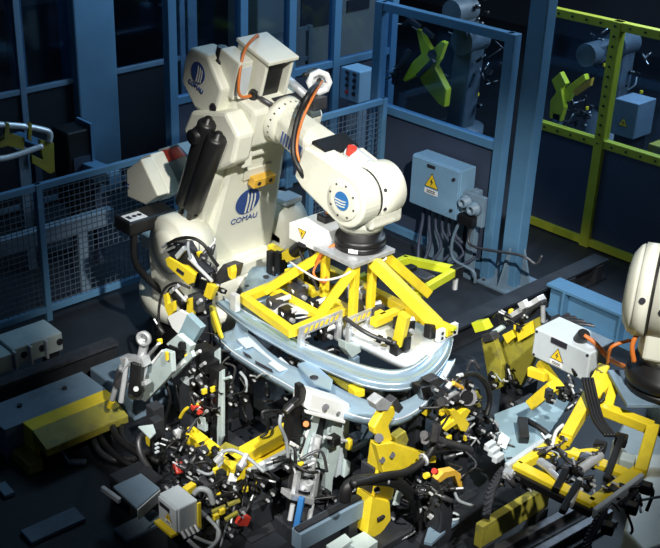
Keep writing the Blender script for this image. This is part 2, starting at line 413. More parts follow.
MB().lathe((5.82, 6.85, .98), (1, 0, 0), [(0, .3), (.18, .32), (.3, .27), (.34, .16)], 30).build('shoulder_housing', 'cream', R)
MB().prism([V((5.82, 6.6, .44)), V((5.82, 7.1, .44)), V((5.82, 7.1, 1.1)), V((5.82, 6.6, 1.0))], (.26, 0, 0)).build('shoulder_bracket', 'cream', R, .04)
MB().bb(5.86, 6.06, 6.62, 6.8, 1.26, 1.31).build('clamp_plate', 'grey', R, .01)
# yellow label on the turret
c0 = PX(157, 237, 4.755)
lb = MB(); lb.box(c0, (.012, .09, .14)); lb.mi = 1
lb.box(c0+V((-.007, .02, 0)), (.004, .012, .09)); lb.box(c0+V((-.007, -.012, .02)), (.004, .035, .035)); lb.box(c0+V((-.007, -.012, -.03)), (.004, .035, .03))
lb.build('yellow_label', ['signy', 'ink'], R)
# rear motor cover
f = [PX(u, v, 4.86) for u, v in ((126, 170), (140.5, 159), (158, 196), (145, 205), (127, 197))]
MB().prism(f, (.12, 0, 0)).build('motor_cover', 'cream', R, .015)
f = [PX(u, v, 4.98) for u, v in ((139, 158), (150, 154), (169, 194), (157, 202))]
mc = MB().prism(f, (.14, 0, 0)).build('motor_cover', 'cream', R, .015)
f = [PX(u, v, 5.2) for u, v in ((157, 150), (176, 144), (196, 165), (190, 200), (168, 196))]
MB().prism(f, (.4, 0, 0)).build('motor_cover', 'pale', R, .015)
q = [PX(u, v, 5.18) for u, v in ((160, 151), (177, 147), (184, 156), (168, 162))]
rl = MB(); rl.prism(q, (.02, 0, 0)); rl.build('red_label', 'red', R)
text_mesh('C', .06, PX(128, 186, 4.855), (0, -1, 0), (0, 0, 1), 'lettering', 'emblem', R)
# link
lk = MB()
B = [(5.02, 6.72, .84), (5.80, 6.72, .80), (5.80, 7.05, .80), (5.02, 7.05, .84)]
T = [(5.11, 6.43, 1.93), (5.71, 6.43, 1.95), (5.70, 6.72, 2.0), (5.12, 6.72, 1.98)]
lk.add(B+T, [(0, 3, 2, 1), (4, 5, 6, 7), (0, 1, 5, 4), (1, 2, 6, 5), (2, 3, 7, 6), (3, 0, 4, 7)])
link = lk.build('lower_arm', 'cream', R, .05)
# curved web on the link's left side
MB().prism([V((4.98, 6.95, 1.0)), V((4.98, 6.75, .95)), V((4.98, 6.68, 1.25)), V((4.98, 6.50, 1.75)), V((4.98, 6.46, 1.92)), V((4.98, 6.72, 1.92)), V((4.98, 6.78, 1.5))], (.12, 0, 0)).build('arm_web', 'cream', R, .02)
nL = V((0, -(1.93-.84), -(6.72-6.43))).normalized(); nL = V((0, nL.y, -nL.z)) if False else nL
upL = V((0, 6.43-6.72, 1.93-.84)).normalized(); nL = V((1, 0, 0)).cross(upL)
def onlink(x, z): # point on the link's front face
    k = (z-.84)/(1.93-.84); return V((x, 6.72+(6.43-6.72)*k, z))
emblem(R, onlink(5.385, 1.46)+nL*.003, (1, 0, 0), upL, .125)
MB().box(onlink(5.42, 1.74)+nL*.012, (.28, .02, .10), Matrix((V((1, 0, 0)), -nL, upL)).transposed()).build('bracket_plate', 'cream', R, .005)
ob = MB().box(onlink(5.45, 1.68)+nL*.05, (.22, .08, .085), Matrix((V((1, 0, 0)), -nL, upL)).transposed()).build('ochre_stop_block', 'ocher', R, .006)
for x in (5.39, 5.51): MB().cyl(onlink(x, 1.68)+nL*.09, onlink(x, 1.68)+nL*.094, .018, n=10).build('screw_hole', 'ink', ob)
# elbow yoke cheeks
ck = [(6.85, 2.08), (6.74, 2.27), (6.3, 2.37), (6.15, 2.22), (6.22, 1.98), (6.42, 1.86), (6.62, 1.92)]
yz(4.96, 5.14, ck).build('elbow_cheek', 'cream', R, .03)
yz(5.68, 5.84, ck).build('elbow_cheek', 'cream', R, .03)
MB().cyl((4.96, 6.62, 2.13), (4.945, 6.62, 2.13), .05, n=18).build('pivot_cap', 'ink', R)
MB().bb(5.12, 5.7, 6.36, 6.66, 1.92, 2.06).build('elbow_block', 'cream', R, .02)
MB().bb(5.16, 5.26, 6.34, 6.44, 1.86, 2.1).build('elbow_lug', 'cream', R, .01)
# upper arm
lbox(MB(), -.72, -.03, -.22, .12, -.30, .28).build('upper_arm_housing', 'cream', R, .035)
mb = MB().prism([L(-.25, .11, -.30), L(-.72, .11, -.30), L(-.72, .02, -.36), L(-.25, -.1, -.36), L(-.1, -.1, -.3)], (.1, 0, 0)).build('housing_flank', 'cream', R, .02)
hb = [(-.80, .18), (-.76, .30), (-.54, .35), (-.31, .18), (-.33, -.08), (-.58, -.14), (-.79, -.02)]
hbo = MB().prism([L(s, t, -.42) for s, t in hb], (.24, 0, 0)).build('motor_housing', 'cream', R, .025)
emblem(R, L(-.60, .17, -.424), dA, nA, .085)
MB().cyl(L(-.36, .0, -.42), L(-.36, .0, -.43), .035, n=16).build('plug', 'ink', R)
MB().lathe(L(-.52, .27, -.3), nA, [(0, .07), (.05, .07), (.06, .045), (.14, .045), (.14, .02)], 16).build('motor', 'black', R)
# tall cover boxes
bx = MB(); lbox(bx, -.50, -.48, .1, .43, -.14, .08); lbox(bx, -.50, -.15, .1, .45, -.17, -.14); lbox(bx, -.50, -.15, .1, .45, .08, .11); lbox(bx, -.52, -.12, .44, .47, -.18, .12)
bx.build('cable_cover', 'cream', R, .006)
lbox(MB(), -.46, -.2, .1, .42, -.12, .06).build('cover_interior', 'black', R)
lbox(MB(), -.50, -.26, .1, .42, -.34, -.20).build('cable_cover', 'cream', R, .012)
lbox(MB(), -.26, -.25, .14, .38, -.33, -.21).build('cover_panel', 'grey', R, .006)
MB().tube([L(-.25, .15, -.18), L(-.04, .15, -.14)], .018).build('tension_rod', 'dsteel', R)
lbox(MB(), -.14, -.01, .11, .13, -.05, .28).build('seal_strip', 'ink', R)
hose(R, 'orange_cable', [L(-.48, .47, .0), L(-.40, .53, -.10), L(-.32, .48, -.26), L(-.22, .30, -.35), L(-.19, .18, -.33), L(-.2, .15, -.2)], .012, 'orange')
MB().cyl(L(-.2, .12, -.19), L(-.2, .19, -.19), .03, n=10).build('cable_gland', 'black', R)
# tube
MB().lathe(L(-.05, 0, 0), dA, [(0, .19), (.05, .19), (.06, .178), (.10, .178), (.11, .14)], 32).build('arm_flange', 'cream', R)
rb = MB()
for k in range(20):
    a = 2*math.pi*k/20; p = L(.0, .17*math.cos(a), .17*math.sin(a)); rb.cyl(p, p+dA*.025, .011, n=6)
rb.build('flange_bolts', 'dsteel', R)
tube = MB()
oc = [(-.17, -.10), (-.17, .10), (-.10, .17), (.07, .17), (.14, .10), (.14, -.10), (.07, -.17), (-.10, -.17)]
n_ = len(oc); r0 = [L(.04, t*.78, x*.78) for x, t in oc]; r1 = [L(.62, t*.95, x*1.0) for x, t in oc]
tube.add(r0+r1, [tuple(range(n_))[::-1], tuple(range(n_, 2*n_))]+[(i, (i+1) % n_, n_+(i+1) % n_, n_+i) for i in range(n_)])
tube.build('upper_arm_tube', 'cream', R, .02)
pl = MB()
for k in range(5):
    lbox(pl, .17+k*.032, .185+k*.032, -.05, .05, -.176, -.172)
lbox(pl, .34, .40, -.05, .05, -.176, -.172)
pl.build('striped_badge', 'emblem', R)
# wrist fork + cap
sw = (W-A0).dot(dA)
fk = []
for a in range(-95, 96, 10):
    r = .205; fk.append((sw+r*math.cos(math.radians(a)), r*math.sin(math.radians(a))))
fk += [(.64, .17), (.50, .15), (.48, -.13), (.58, -.17)]
MB().prism([L(s, t, -.27) for s, t in fk], XA*.18).build('wrist_fork', 'cream', R, .018)
MB().lathe(L(sw, 0, -.29), -XA, [(-.03, .15), (-.012, .15), (-.006, .145), (-.006, .1)], 32).build('wrist_cap', 'cream', R)
emblem(R, L(sw, 0, -.285), (0, 0, -1), (0, -1, 0), .07, 'emblem2', False)
MB().lathe(L(sw, 0, -.09), XA, [(0, .19), (.016, .19), (.016, .205), (.22, .205), (.23, .2), (.255, .2), (.265, .19), (.265, .1)], 40).build('wrist_drum', 'cream', R)
for a in (200, 240, 130, 160): 
    p = L(sw+.205*math.cos(math.radians(a+160)), .205*math.sin(math.radians(a+160)), -.05); MB().cyl(p, p+(p-L(sw, 0, .05)).normalized()*.008, .014, n=8).build('plug', 'ink', R)
for a in range(0, 360, 45):
    p = L(sw+.125*math.cos(math.radians(a)), .125*math.sin(math.radians(a)), -.282); MB().cyl(p, p-XA*.006, .009, n=6).build('screw', 'dsteel', R)
lbox(MB(), .45, .85, -.14, .14, -.08, .13).build('fork_body', 'cream', R, .02)
lbox(MB(), .50, .68, .15, .18, -.2, .11).build('seal_plate', 'black', R, .006)
lbox(MB(), .66, .92, .13, .19, -.24, -.12).build('side_rail', 'cream', R, .015)
lbox(MB(), .70, 1.0, .10, .17, .07, .13).build('side_rail', 'cream', R, .015)
MB().cyl(L(.70, .16, .0), L(.90, .16, .0), .06, n=16).build('wrist_motor', 'grey', R)
MB().cyl(L(.74, .17, -.03), L(.74, .23, -.03), .036, n=16).build('motor_cap', 'red', R)
MB().lathe(L(sw, 0, -.09), XA, [(.0, .198), (.02, .198)], 36).build('wrist_seam', 'black', R)
# tool neck and flange
MB().bb(5.28, 5.60, 5.04, 5.38, 1.74, 1.86).build('wrist_block', 'cream', R, .025)
MB().lathe((5.38, 5.24, 1.78), (0, 0, -1), [(0, .17), (.08, .17), (.08, .155), (.10, .155)], 32).build('wrist_collar', 'cream', R)
fl = MB().lathe((5.38, 5.24, 1.68), (0, 0, -1), [(0, .16), (.05, .16), (.05, .18), (.075, .19), (.09, .19), (.09, .17), (.10, .17), (.10, .19), (.14, .19)], 36).build('tool_changer', 'black', R)
MB().box((5.38-.185*.86, 5.24-.185*.5, 1.565), (.012, .07, .03), Matrix.Rotation(math.radians(30), 3, 'Z')).build('white_label', 'signw', R)
# counterbalance cylinders
for a, b, r in ((PX(207, 124, 4.90), PX(184, 202, 4.90), .075), (PX(217, 139, 4.90), PX(193, 207, 4.90), .08)):
    d = (b-a).normalized()
    MB().lathe(a, d, [(-.06, .03), (-.02, .03), (-.02, r*.8), (0, r), ((b-a).length, r), ((b-a).length+.02, r*.8), ((b-a).length+.05, r*.35), ((b-a).length+.16, r*.3)], 24).build('balance_cylinder', 'black', R)
MB().lathe(PX(212, 132, 4.99), (-1, 0, 0), [(0, .06), (.2, .06), (.2, .03)], 18).build('balance_pivot', 'black', R)
# cables from arm to wrist with guide ring
gp = PX(319, 82, 5.72)
g = MB(); g.lathe(gp, (-.55, -.8, .15), [(-.03, .06), (-.03, .10), (.03, .10), (.03, .06), (-.03, .06)], 8); gr = g.build('cable_guide', 'white', R)
MB().tube([PX(282, 74, 5.62), PX(306, 96, 5.62)], .035, 12).build('guide_rod', 'steel', R)
MB().box(PX(312, 101, 5.66), (.14, .2, .10)).build('guide_clamp', 'dsteel', R, .01)
MB().tube([gp+V((0, 0, -.1)), PX(312, 101, 5.66)], .03, 8).build('guide_stay', 'steel', R)
hose(R, 'black_cable', [L(-.1, .3, .2), gp+V((.05, .1, .06)), gp, PX(310, 92, 5.35), PX(298, 118, 5.24), PX(293, 150, 5.16), PX(300, 170, 5.14), PX(308, 182, 5.2)], .021)
hose(R, 'orange_cable', [gp+V((.03, 0, 0)), PX(314, 95, 5.4), PX(303, 118, 5.26), PX(297, 142, 5.2), PX(299, 160, 5.17), PX(306, 176, 5.2)], .011, 'orange')
# grey cable bundle box left of the turret
cb = MB(); p = PX(132, 215, 4.62)
cb.bb(p.x-.12, p.x+.36, p.y-.14, p.y+.1, p.z-.12, p.z); cbo = cb.build('junction_arm', 'black', R, .02)
mb = MB(); mb.bb(p.x-.09, p.x+.08, p.y-.11, p.y+.03, p.z, p.z+.004); mb.mi = 1
for k in (0, .055):
    mb.lathe((p.x-.005+k*.9, p.y-.04, p.z+.0045), (0, 0, 1), [(0, .022), (.002, .022), (.002, .013), (0, .013)], 14)
mb.bb(p.x-.075, p.x-.04, p.y-.07, p.y-.01, p.z+.004, p.z+.006)
mb.build('white_label', ['signw', 'ink'], cbo)
hose(R, 'black_cable', [p+V((-.05, -.1, -.1)), p+V((-.06, -.1, -.35)), p+V((.05, -.1, -.55)), V((4.86, 6.9, .56))], .03)

# ================================================================== YELLOW GRIPPER
G = thing('yellow_gripper', 'bright yellow tubular gripper frame hanging from the main robot wrist', 'gripper', (5.4, 5.3, 1.05))
Zp = 1.515
MB().bb(5.11, 5.54, 5.03, 5.45, Zp-.015, Zp+.02).build('mounting_plate', 'steel', G, .006)
g1 = 1.05; w = .065
def bar(a, b, ww=w, hh=w, name='frame_bar', m='yellow', root=None, bev=.006): return MB().beam(a, b, ww, hh).build(name, m, root or G, bev)
# sloping legs
bar((5.17, 5.08, Zp-.04), (5.03, 5.28, g1), .085, .07); bar((5.20, 5.40, Zp-.04), (4.98, 5.84, g1), .075, .07)
bar((5.34, 5.06, Zp-.03), (5.60, 4.62, g1), .085, .085)
bar((5.50, 5.42, Zp-.04), (6.0, 5.35, g1)); bar((5.48, 5.10, Zp-.03), (5.92, 5.02, g1), .085, .075)
# uprights
for x, y in ((5.19, 5.09), (5.36, 5.08), (5.19, 5.40), (5.50, 5.40)): bar((x, y, Zp-.02), (x, y, g1-.03), .055, .055, 'upright')
# lower frame
z = g1
bar((4.76, 5.84, z), (5.62, 5.88, z)); bar((4.77, 5.85, z), (4.70, 5.20, z), .065, .07); bar((4.70, 5.22, z), (5.62, 5.22, z))
bar((5.02, 5.25, z), (5.02, 5.84, z)); bar((5.25, 5.9, z), (5.25, 5.24, z)); bar((5.38, 5.24, z), (5.38, 4.95, z)); bar((5.60, 5.9, z), (5.60, 4.5, z), .07, .075)
bar((5.3, 5.55, z), (5.62, 5.55, z)); bar((5.26, 4.95, z), (5.62, 4.95, z))
# rear right bracket in green yellow
for a, b in (((5.62, 5.50, 1.06), (6.22, 5.52, 1.06)), ((6.20, 5.54, 1.06), (6.38, 5.12, 1.06)), ((6.40, 5.13, 1.06), (5.66, 5.02, 1.06))):
    bar(a, b, .05, .07, 'rear_bracket', 'dimyellow')
for p in ((6.37, 5.12, 1.06), (6.02, 5.3, 1.1), (5.78, 5.48, 1.06)):
    p = V(p); MB().cyl(p, p-V((0, 0, .16)), .022, n=12).build('locating_pin', 'alu', G)
    MB().box(p+V((0, 0, .0)), (.09, .07, .09)).build('pin_block', 'black', G, .006)
MB().box((6.05, 5.2, 1.04), (.12, .18, .14)).build('rear_cylinder', 'dsteel', G, .01)
MB().box((5.85, 5.1, 1.0), (.2, .05, .16)).build('rear_plate', 'grey', G, .006)
# left rear clamp arm
bar(PX(270, 247, 5.35), PX(286, 256, 5.35), .06, .06, 'clamp_post'); bar(PX(286, 256, 5.35), PX(300, 250, 5.4), .09, .09, 'clamp_post')
bar(PX(290, 290, 5.25), PX(291, 270, 5.25), .06, .09, 'clamp_post')
for p, sz in ((PX(271, 262, 5.3), (.06, .06, .2)), (PX(281, 262, 5.34), (.09, .07, .2)), (PX(276, 256, 5.36), (.1, .06, .1))):
    MB().box(p, sz).build('clamp_body', 'black', G, .01)
MB().tube([PX(273, 266, 5.3), PX(274, 280, 5.3)], .018).build('clamp_pin', 'black', G)
# hazard plates at the front
def hazard(x0, x1, y, zt, legs):
    m_ = MB(); m_.bb(x0, x1, y-.015, y+.0, zt-.075, zt); 
    m_.mi = 1
    n = int((x1-x0-.06)/.05)
    for k in range(n):
        x = x0+.04+k*.05
        m_.prism([V((x, y-.016, zt-.055)), V((x+.022, y-.016, zt-.055)), V((x+.04, y-.016, zt-.02)), V((x+.018, y-.016, zt-.02))], (0, -.003, 0))
    m_.build('striped_plate', ['steel', 'signy'], G)
    for x in legs:
        MB().bb(x-.02, x+.025, y-.02, y+.02, zt-.24, zt-.07).build('striped_plate_leg', 'steel', G, .005)
hazard(4.72, 5.14, 5.16, 1.11, (4.745, 5.11)); hazard(5.10, 5.36, 5.06, 1.10, (5.13, 5.32))
MB().bb(4.75, 4.80, 5.14, 5.2, .84, .9).build('pad', 'black', G)
MB().bb(4.655, 4.70, 5.80, 5.87, .98, 1.12).build('end_plate', 'alu', G, .004)
# drop bracket, tie rod and end pieces
bar(PX(405, 314, 5.22), PX(398, 344, 5.22), .05, .085, 'drop_bracket')
MB().box(PX(397, 348, 5.22), (.09, .08, .1)).build('rubber_foot', 'rubber', G, .015)
MB().box(PX(406, 343, 5.25), (.07, .05, .12)).build('clamp_body', 'black', G, .015)
MB().tube([PX(345, 318, 5.1), PX(362, 330, 5.1), PX(378, 338, 5.14), PX(396, 343, 5.18)], .016, 8).build('tie_rod', 'dsteel', G)
for u, v in ((379, 339), (388, 341)): MB().cyl(PX(u-2, v-1, 5.14), PX(u+3, v+1, 5.16), .03, n=10).build('tie_rod_nut', 'black', G)
MB().box(PX(430, 335, 5.55), (.07, .08, .2)).build('end_clamp', 'black', G, .015)
ep = MB(); e0 = PX(447, 332, 5.6); ep.box(e0, (.2, .035, .09)); ep.mi = 1
for i in range(4):
    for j in range(2): ep.cyl(e0+V((-.07+i*.046, -.018, -.02+j*.04)), e0+V((-.07+i*.046, -.021, -.02+j*.04)), .013, n=8)
ep.build('perforated_plate', ['white', 'ink'], G)
bar(PX(444, 325, 5.62), PX(455, 329, 5.62), .05, .03, 'end_cap', 'dimyellow')
# valve box
p0 = PX(289, 221, 5.12); p1 = PX(314, 251, 5.12); q1 = PX(317, 231, 5.12)
jb = MB(); jb.bb(5.12, 5.52, q1.y, p0.y, p1.z-.0, p0.z-.01); jbo = jb.build('valve_box', 'white', G, .008)
cy, cz = (q1.y+p0.y)/2, (p1.z+p0.z)/2
warn(G, (5.118, cy, cz+.03), (0, 1, 0), (0, 0, -1), .045, False)
MB().box((5.117, cy, cz-.07), (.006, .08, .03)).build('name_plate', 'ink', jbo)
MB().bb(5.2, 5.5, q1.y+.02, p0.y-.02, Zp-.08, p1.z).build('box_bracket', 'yellow', G, .006)
MB().cyl((5.45, q1.y-.01, 1.5), (5.45, q1.y-.1, 1.5), .03, n=10).build('connector', 'black', G)
MB().bb(5.3, 5.42, cy-.05, cy+.05, p0.z-.01, p0.z+.05).build('connector', 'black', G, .01)
hose(G, 'orange_cable', [(5.45, q1.y-.08, 1.5), (5.3, q1.y-.1, 1.56), (5.15, q1.y-.05, 1.5), (5.14, q1.y+.02, 1.38)], .014, 'orange')
hose(G, 'orange_cable', [(5.36, cy, p0.z+.05), (5.38, cy-.1, p0.z+.14), (5.42, 5.42, 1.62), (5.4, 5.38, 1.5)], .014, 'orange')
hose(G, 'orange_cable', [(5.2, q1.y, 1.45), (5.05, q1.y-.05, 1.36), (5.12, q1.y-.1, 1.27), (5.2, 5.4, 1.3)], .009, 'orange')
hose(G, 'white_tube', [PX(290, 262, 5.1), PX(305, 272, 5.05), PX(322, 280, 5.05), PX(345, 275, 5.1), PX(360, 262, 5.2)], .009, 'whitehose')
hose(G, 'white_tube', [PX(258, 306, 4.8), PX(275, 316, 4.82), PX(298, 318, 4.95), PX(320, 312, 5.05)], .008, 'whitehose')
hose(G, 'white_tube', [PX(380, 250, 5.5), PX(386, 258, 5.45), PX(378, 262, 5.4), PX(366, 263, 5.3)], .008, 'whitehose')
# clutter of clamps within the frame
for i, (x, y, zz, sx, sy, sz, m_) in enumerate([
    (4.92, 5.62, 1.05, .16, .10, .1, 'dsteel'), (4.86, 5.45, 1.04, .1, .1, .12, 'black'), (5.12, 5.62, 1.08, .12, .12, .12, 'dsteel'),
    (5.38, 5.7, 1.1, .16, .12, .14, 'black'), (5.42, 5.42, 1.08, .18, .16, .13, 'dsteel'), (5.42, 5.3, 1.1, .08, .22, .1, 'steel'),
    (5.12, 5.40, 1.06, .12, .08, .1, 'black'), (5.4, 5.12, 1.05, .12, .2, .1, 'dsteel'), (5.43, 4.8, 1.04, .1, .14, .1, 'black'),
    (4.95, 5.3, .98, .18, .06, .12, 'dsteel'), (4.84, 5.25, .93, .06, .06, .14, 'black'), (5.02, 5.2, .95, .1, .08, .12, 'black')]):
    b_ = MB().box((x, y, zz), (sx, sy, sz)).build('clamp_body', m_, G, .01)
    MB().cyl((x-sx*.5, y, zz+.02), (x+sx*.5, y-.05, zz+.05), .022, n=10).build('piston_rod', 'alu', b_)
    MB().cyl((x, y-sy*.5, zz-.02), (x, y-sy*.5-.03, zz-.02), .018, n=8).build('fitting', 'steel', b_)
for a, b, r, m_ in ((PX(309, 240, 5.15), PX(313, 262, 5.15), .022, 'black'), (PX(300, 252, 5.15), PX(318, 290, 5.1), .014, 'black'), (PX(303, 245, 5.2), PX(294, 252, 5.2), .05, 'black'), (PX(298, 268, 5.15), PX(294, 280, 5.15), .03, 'dsteel')):
    MB().cyl(a, b, r, n=10).build('air_cylinder', m_, G)
MB().sheet([[(4.84, 5.62, 1.02), (4.95, 5.55, 1.06), (5.08, 5.48, 1.02)], [(4.82, 5.45, 1.02), (4.93, 5.38, 1.06), (5.06, 5.32, 1.02)]]).build('suction_pad', 'white', G, solid=.02)

# ================================================================== CAR PANELS
D = thing('car_side_frame', 'curved polished steel car body frame held under the yellow gripper', 'car panel', (5.1, 5.2, .95))
def row(pts, z0, z1=None):
    n = len(pts); z1 = z0 if z1 is None else z1
    return [PZ(u, v, z0+(z1-z0)*i/(n-1)) for i, (u, v) in enumerate(pts)]
outer = [(216, 302), (245, 325), (290, 352), (330, 371), (370, 386), (405, 388), (432, 376), (448, 357), (453, 338)]
inner = [(223, 298), (252, 316), (292, 338), (332, 356), (370, 369), (400, 372), (422, 362), (436, 346), (443, 330)]
mid = [((a[0]*.45+b[0]*.55), (a[1]*.45+b[1]*.55)) for a, b in zip(outer, inner)]
mid2 = [((a[0]*.7+b[0]*.3), (a[1]*.7+b[1]*.3)) for a, b in zip(outer, inner)]
lift = lambda rw, d: [p+V((0, 0, d)) for p in rw]
ro = row(outer, .93); ri = row(inner, .95); rm = row(mid, .975); rm2 = row(mid2, .97)
MB().sheet([lift(ro, -.022), lift(ro, -.005), [p*.5+q*.5+V((0, 0, .004)) for p, q in zip(ro, rm2)], rm2, lift(rm, -.012), lift(ri, -.01), lift(ri, .0), [p+V((.02, .03, -.0)) for p in lift(ri, .0)]], 6).build('curved_rail', 'silver', D, solid=.006)
MB().tube(lift(ro, -.004), .005, 6).build('rail_edge', 'bright', D)
MB().tube(lift(ri, .004), .005, 6).build('rail_edge', 'bright', D)
b0 = [(316, 312), (345, 332), (372, 348), (405, 363), (428, 362), (446, 345)]
b1 = [(326, 303), (350, 318), (378, 330), (408, 344), (430, 346), (449, 338)]
b2 = [(336, 296), (362, 304), (388, 313), (413, 322), (432, 327), (450, 333)]
R0 = row(b0, .93); R1 = row(b1, .97); R2 = row(b2, .94)
MB().sheet([lift(R0, -.05), lift(R0, 0), R1, R2, lift(R2, -.04)], 6).build('sill_panel', 'bright', D, solid=.008)
# left back pillar of the frame
k0 = row([(242, 307), (243, 290), (249, 272), (254, 267)], .93, .98); k1 = row([(268, 300), (268, 288), (272, 272), (276, 266)], .95, .99); k2 = row([(296, 290), (296, 282), (297, 270), (298, 263)], .93, .97)
MB().sheet([lift(k0, -.04), k0, k1, k2, lift(k2, -.04)], 5).build('rear_panel', 'silver', D, solid=.008)
for u, v, s in ((247, 286, .035), (266, 277, .05), (268, 290, .045)): MB().disc(PZ(u, v, .985), (0, 0, 1), s*.5, .006).build('punched_hole', 'dsteel', D)

D2 = thing('car_door_panel', 'blue silver pressed car door panel resting in the fixture in front', 'car panel', (4.6, 5.0, .85))
ci = [(236, 326), (251, 335), (267, 350), (283, 362), (297, 368), (315, 373), (335, 386), (360, 398), (385, 405), (405, 401), (422, 390), (436, 374), (445, 358)]
cz = [(214, 335), (232, 351), (250, 363), (270, 375), (286, 384), (310, 398), (336, 409), (364, 418), (393, 420), (414, 412), (432, 396), (446, 376), (455, 359)]
Ci = row(ci, .86, .90); Cz = row(cz, .80, .86)
Cm = [a*.55+b*.45+V((0, 0, -.015)) for a, b in zip(Ci, Cz)]
MB().sheet([lift(Ci, -.05), Ci, [a*.8+b*.2+V((0, 0, -.02)) for a, b in zip(Ci, Cz)], Cm, [a*.2+b*.8+V((0, 0, -.01)) for a, b in zip(Ci, Cz)], Cz, lift(Cz, -.05)], 5).build('pressed_panel', 'silver', D2, solid=.007)
MB().tube(lift(Cz, 0), .006, 6).build('panel_edge', 'bright', D2)
pl_ = row([(214, 335), (226, 340), (233, 332), (237, 318), (238, 304)], .80, .92); pr_ = row([(232, 351), (245, 346), (248, 334), (247, 320), (250, 310)], .80, .92)
pm_ = [a*.5+b*.5+V((0, 0, -.03)) for a, b in zip(pl_, pr_)]
MB().sheet([pl_, pm_, pr_], 6).build('pillar', 'silver', D2, solid=.007)
pf = row([(247, 322), (252, 334), (262, 346), (280, 361)], .93, .87); pf2 = row([(251, 320), (256, 332), (266, 343), (284, 357)], .93, .87)
for q in (((237, 340), (249, 337), (258, 345), (246, 349)), ((250, 345), (255, 343), (278, 360), (272, 362)), ((268, 364), (281, 358), (292, 368), (279, 372))):
    MB().prism([PZ(u, v, .845) for u, v in q], (0, 0, .008)).build('reinforcement_patch', 'grey', D2)
for q in (((243, 352), (250, 356), (252, 359), (245, 356)), ((255, 361), (272, 370), (273, 373), (256, 364))):
    MB().prism([PZ(u, v, .835) for u, v in q], (0, 0, .006)).build('slot', 'ink', D2)
MB().prism([PZ(u, v, .90) for u, v in ((297, 366), (310, 362), (333, 382), (331, 392), (314, 386))], (0, 0, .02)).build('lock_bracket', 'silver', D2, .006)
MB().lathe(PZ(314, 378, .92), (0, 0, 1), [(0, .018), (.004, .03), (.006, .03)], 16).build('lock_hole', 'ink', D2)

# ================================================================== helpers for the fixture
def poly_x(parent, name, m, pts, x, th, bev=.004):
    return MB().prism([PX(u, v, x) for u, v in pts], (th, 0, 0)).build(name, m, parent, bev)
def poly_y(parent, name, m, pts, y, th, bev=.004):
    return MB().prism([PY(u, v, y) for u, v in pts], (0, th, 0)).build(name, m, parent, bev)
def poly_z(parent, name, m, pts, z, th, bev=.004):
    return MB().prism([PZ(u, v, z) for u, v in pts], (0, 0, -th)).build(name, m, parent, bev)
def rod(parent, name, m, a, b, r, n=10): return MB().cyl(a, b, r, n=n).build(name, m, parent)
def blk(parent, name, m, a, b, w, h, bev=.005): return MB().beam(a, b, w, h).build(name, m, parent, bev)
def stand(parent, x, y, z, s=.07, m='dark', name='stand'):
    MB().bb(x-s, x+s, y-s, y+s, .012, z).build(name, m, parent, .008)
    MB().bb(x-s*1.9, x+s*1.9, y-s*1.9, y+s*1.9, 0, .014).build('foot_plate', 'dark', parent, .003)
def clutter(parent, c, size, n, seed, yel=.08):
    """valves, little air cylinders, fittings and hoses crowded on a fixture"""
    r = random.Random(seed); c = V(c)
    for i in range(int(n*.85)):
        p = c+V(((r.random()-.5)*size[0], (r.random()-.5)*size[1], (r.random()-.5)*size[2])); k = r.random()
        d = V((r.uniform(-1, 1), r.uniform(-1, 1), r.uniform(-.3, 1))).normalized()
        if k < .40:
            b = MB().box(p, (r.uniform(.025, .065), r.uniform(.025, .065), r.uniform(.025, .08)), Matrix.Rotation(r.choice((0, 0, .5, -.4)), 3, r.choice('XYZ'))).build('valve_block', r.choice(('black', 'black', 'black', 'dark', 'dsteel')), parent, .004)
            MB().cyl(p+V((-.015, -.02, .015)), p+V((-.025, -.05, .025)), .010, n=8).build('fitting', r.choice(('steel', 'dsteel', 'alu')), b)
        elif k < .62:
            b = MB().lathe(p, d, [(0, .011), (.008, .019), (.085, .019), (.092, .012)], 10).build('air_cylinder', r.choice(('dsteel', 'black', 'black')), parent)
            MB().cyl(p+d*.092, p+d*.14, .007, n=8).build('piston_rod', 'alu', b)
        elif k < .62+yel:
            MB().box(p, (.04, .025, .04)).build('stop_block', 'yellow', parent, .004)
        else:
            q = p+V((r.uniform(-.2, .2), r.uniform(-.15, .15), r.uniform(-.2, .1)))
            MB().tube([p, (p+q)/2+V((r.uniform(-.08, .08), r.uniform(-.1, .02), r.uniform(-.02, .12))), q], r.choice((.006, .008, .011)), 7).build('hose', r.choice(('rubber', 'rubber', 'rubber', 'rubber', 'dsteel', 'greyhose')), parent)
P = PX
# ------------------------------------------------ S1 upper left clamp unit
S = thing('clamp_unit', 'black and yellow pneumatic clamp with looping hoses in front of the robot shoulder', 'clamp', (4.55, 6.15, 0), 'pneumatic clamps around the fixture')
stand(S, 4.62, 6.2, .98)
poly_x(S, 'clamp_blade', 'yellow', [(165, 259), (168, 257), (180, 264), (195, 275), (193, 283), (188, 285), (167, 266)], 4.58, .02)
MB().prism([PX(u, v, 4.575) for u, v in ((177, 268), (184, 273), (183, 276), (176, 271))], (.006, 0, 0)).build('slot', 'ink', S)
poly_x(S, 'clamp_flange', 'yellow', [(176, 264), (186, 266), (196, 274), (186, 274)], 4.60, .03)
poly_x(S, 'clamp_body', 'dark', [(164, 250), (171, 241), (184, 243), (192, 258), (206, 274), (201, 281), (180, 267)], 4.64, .09, .012)
blk(S, 'sensor', 'grey', P(177, 257, 4.62), P(185, 248, 4.62), .03, .04)
for a, b in (((162, 247), (172, 243)), ((164, 252), (174, 247)), ((166, 244), (177, 240))): rod(S, 'fitting', 'steel', P(*a, 4.62), P(*b, 4.62), .012)
poly_x(S, 'stop_block', 'yellow', [(203, 296), (207, 283), (216, 287), (210, 300)], 4.6, .04)
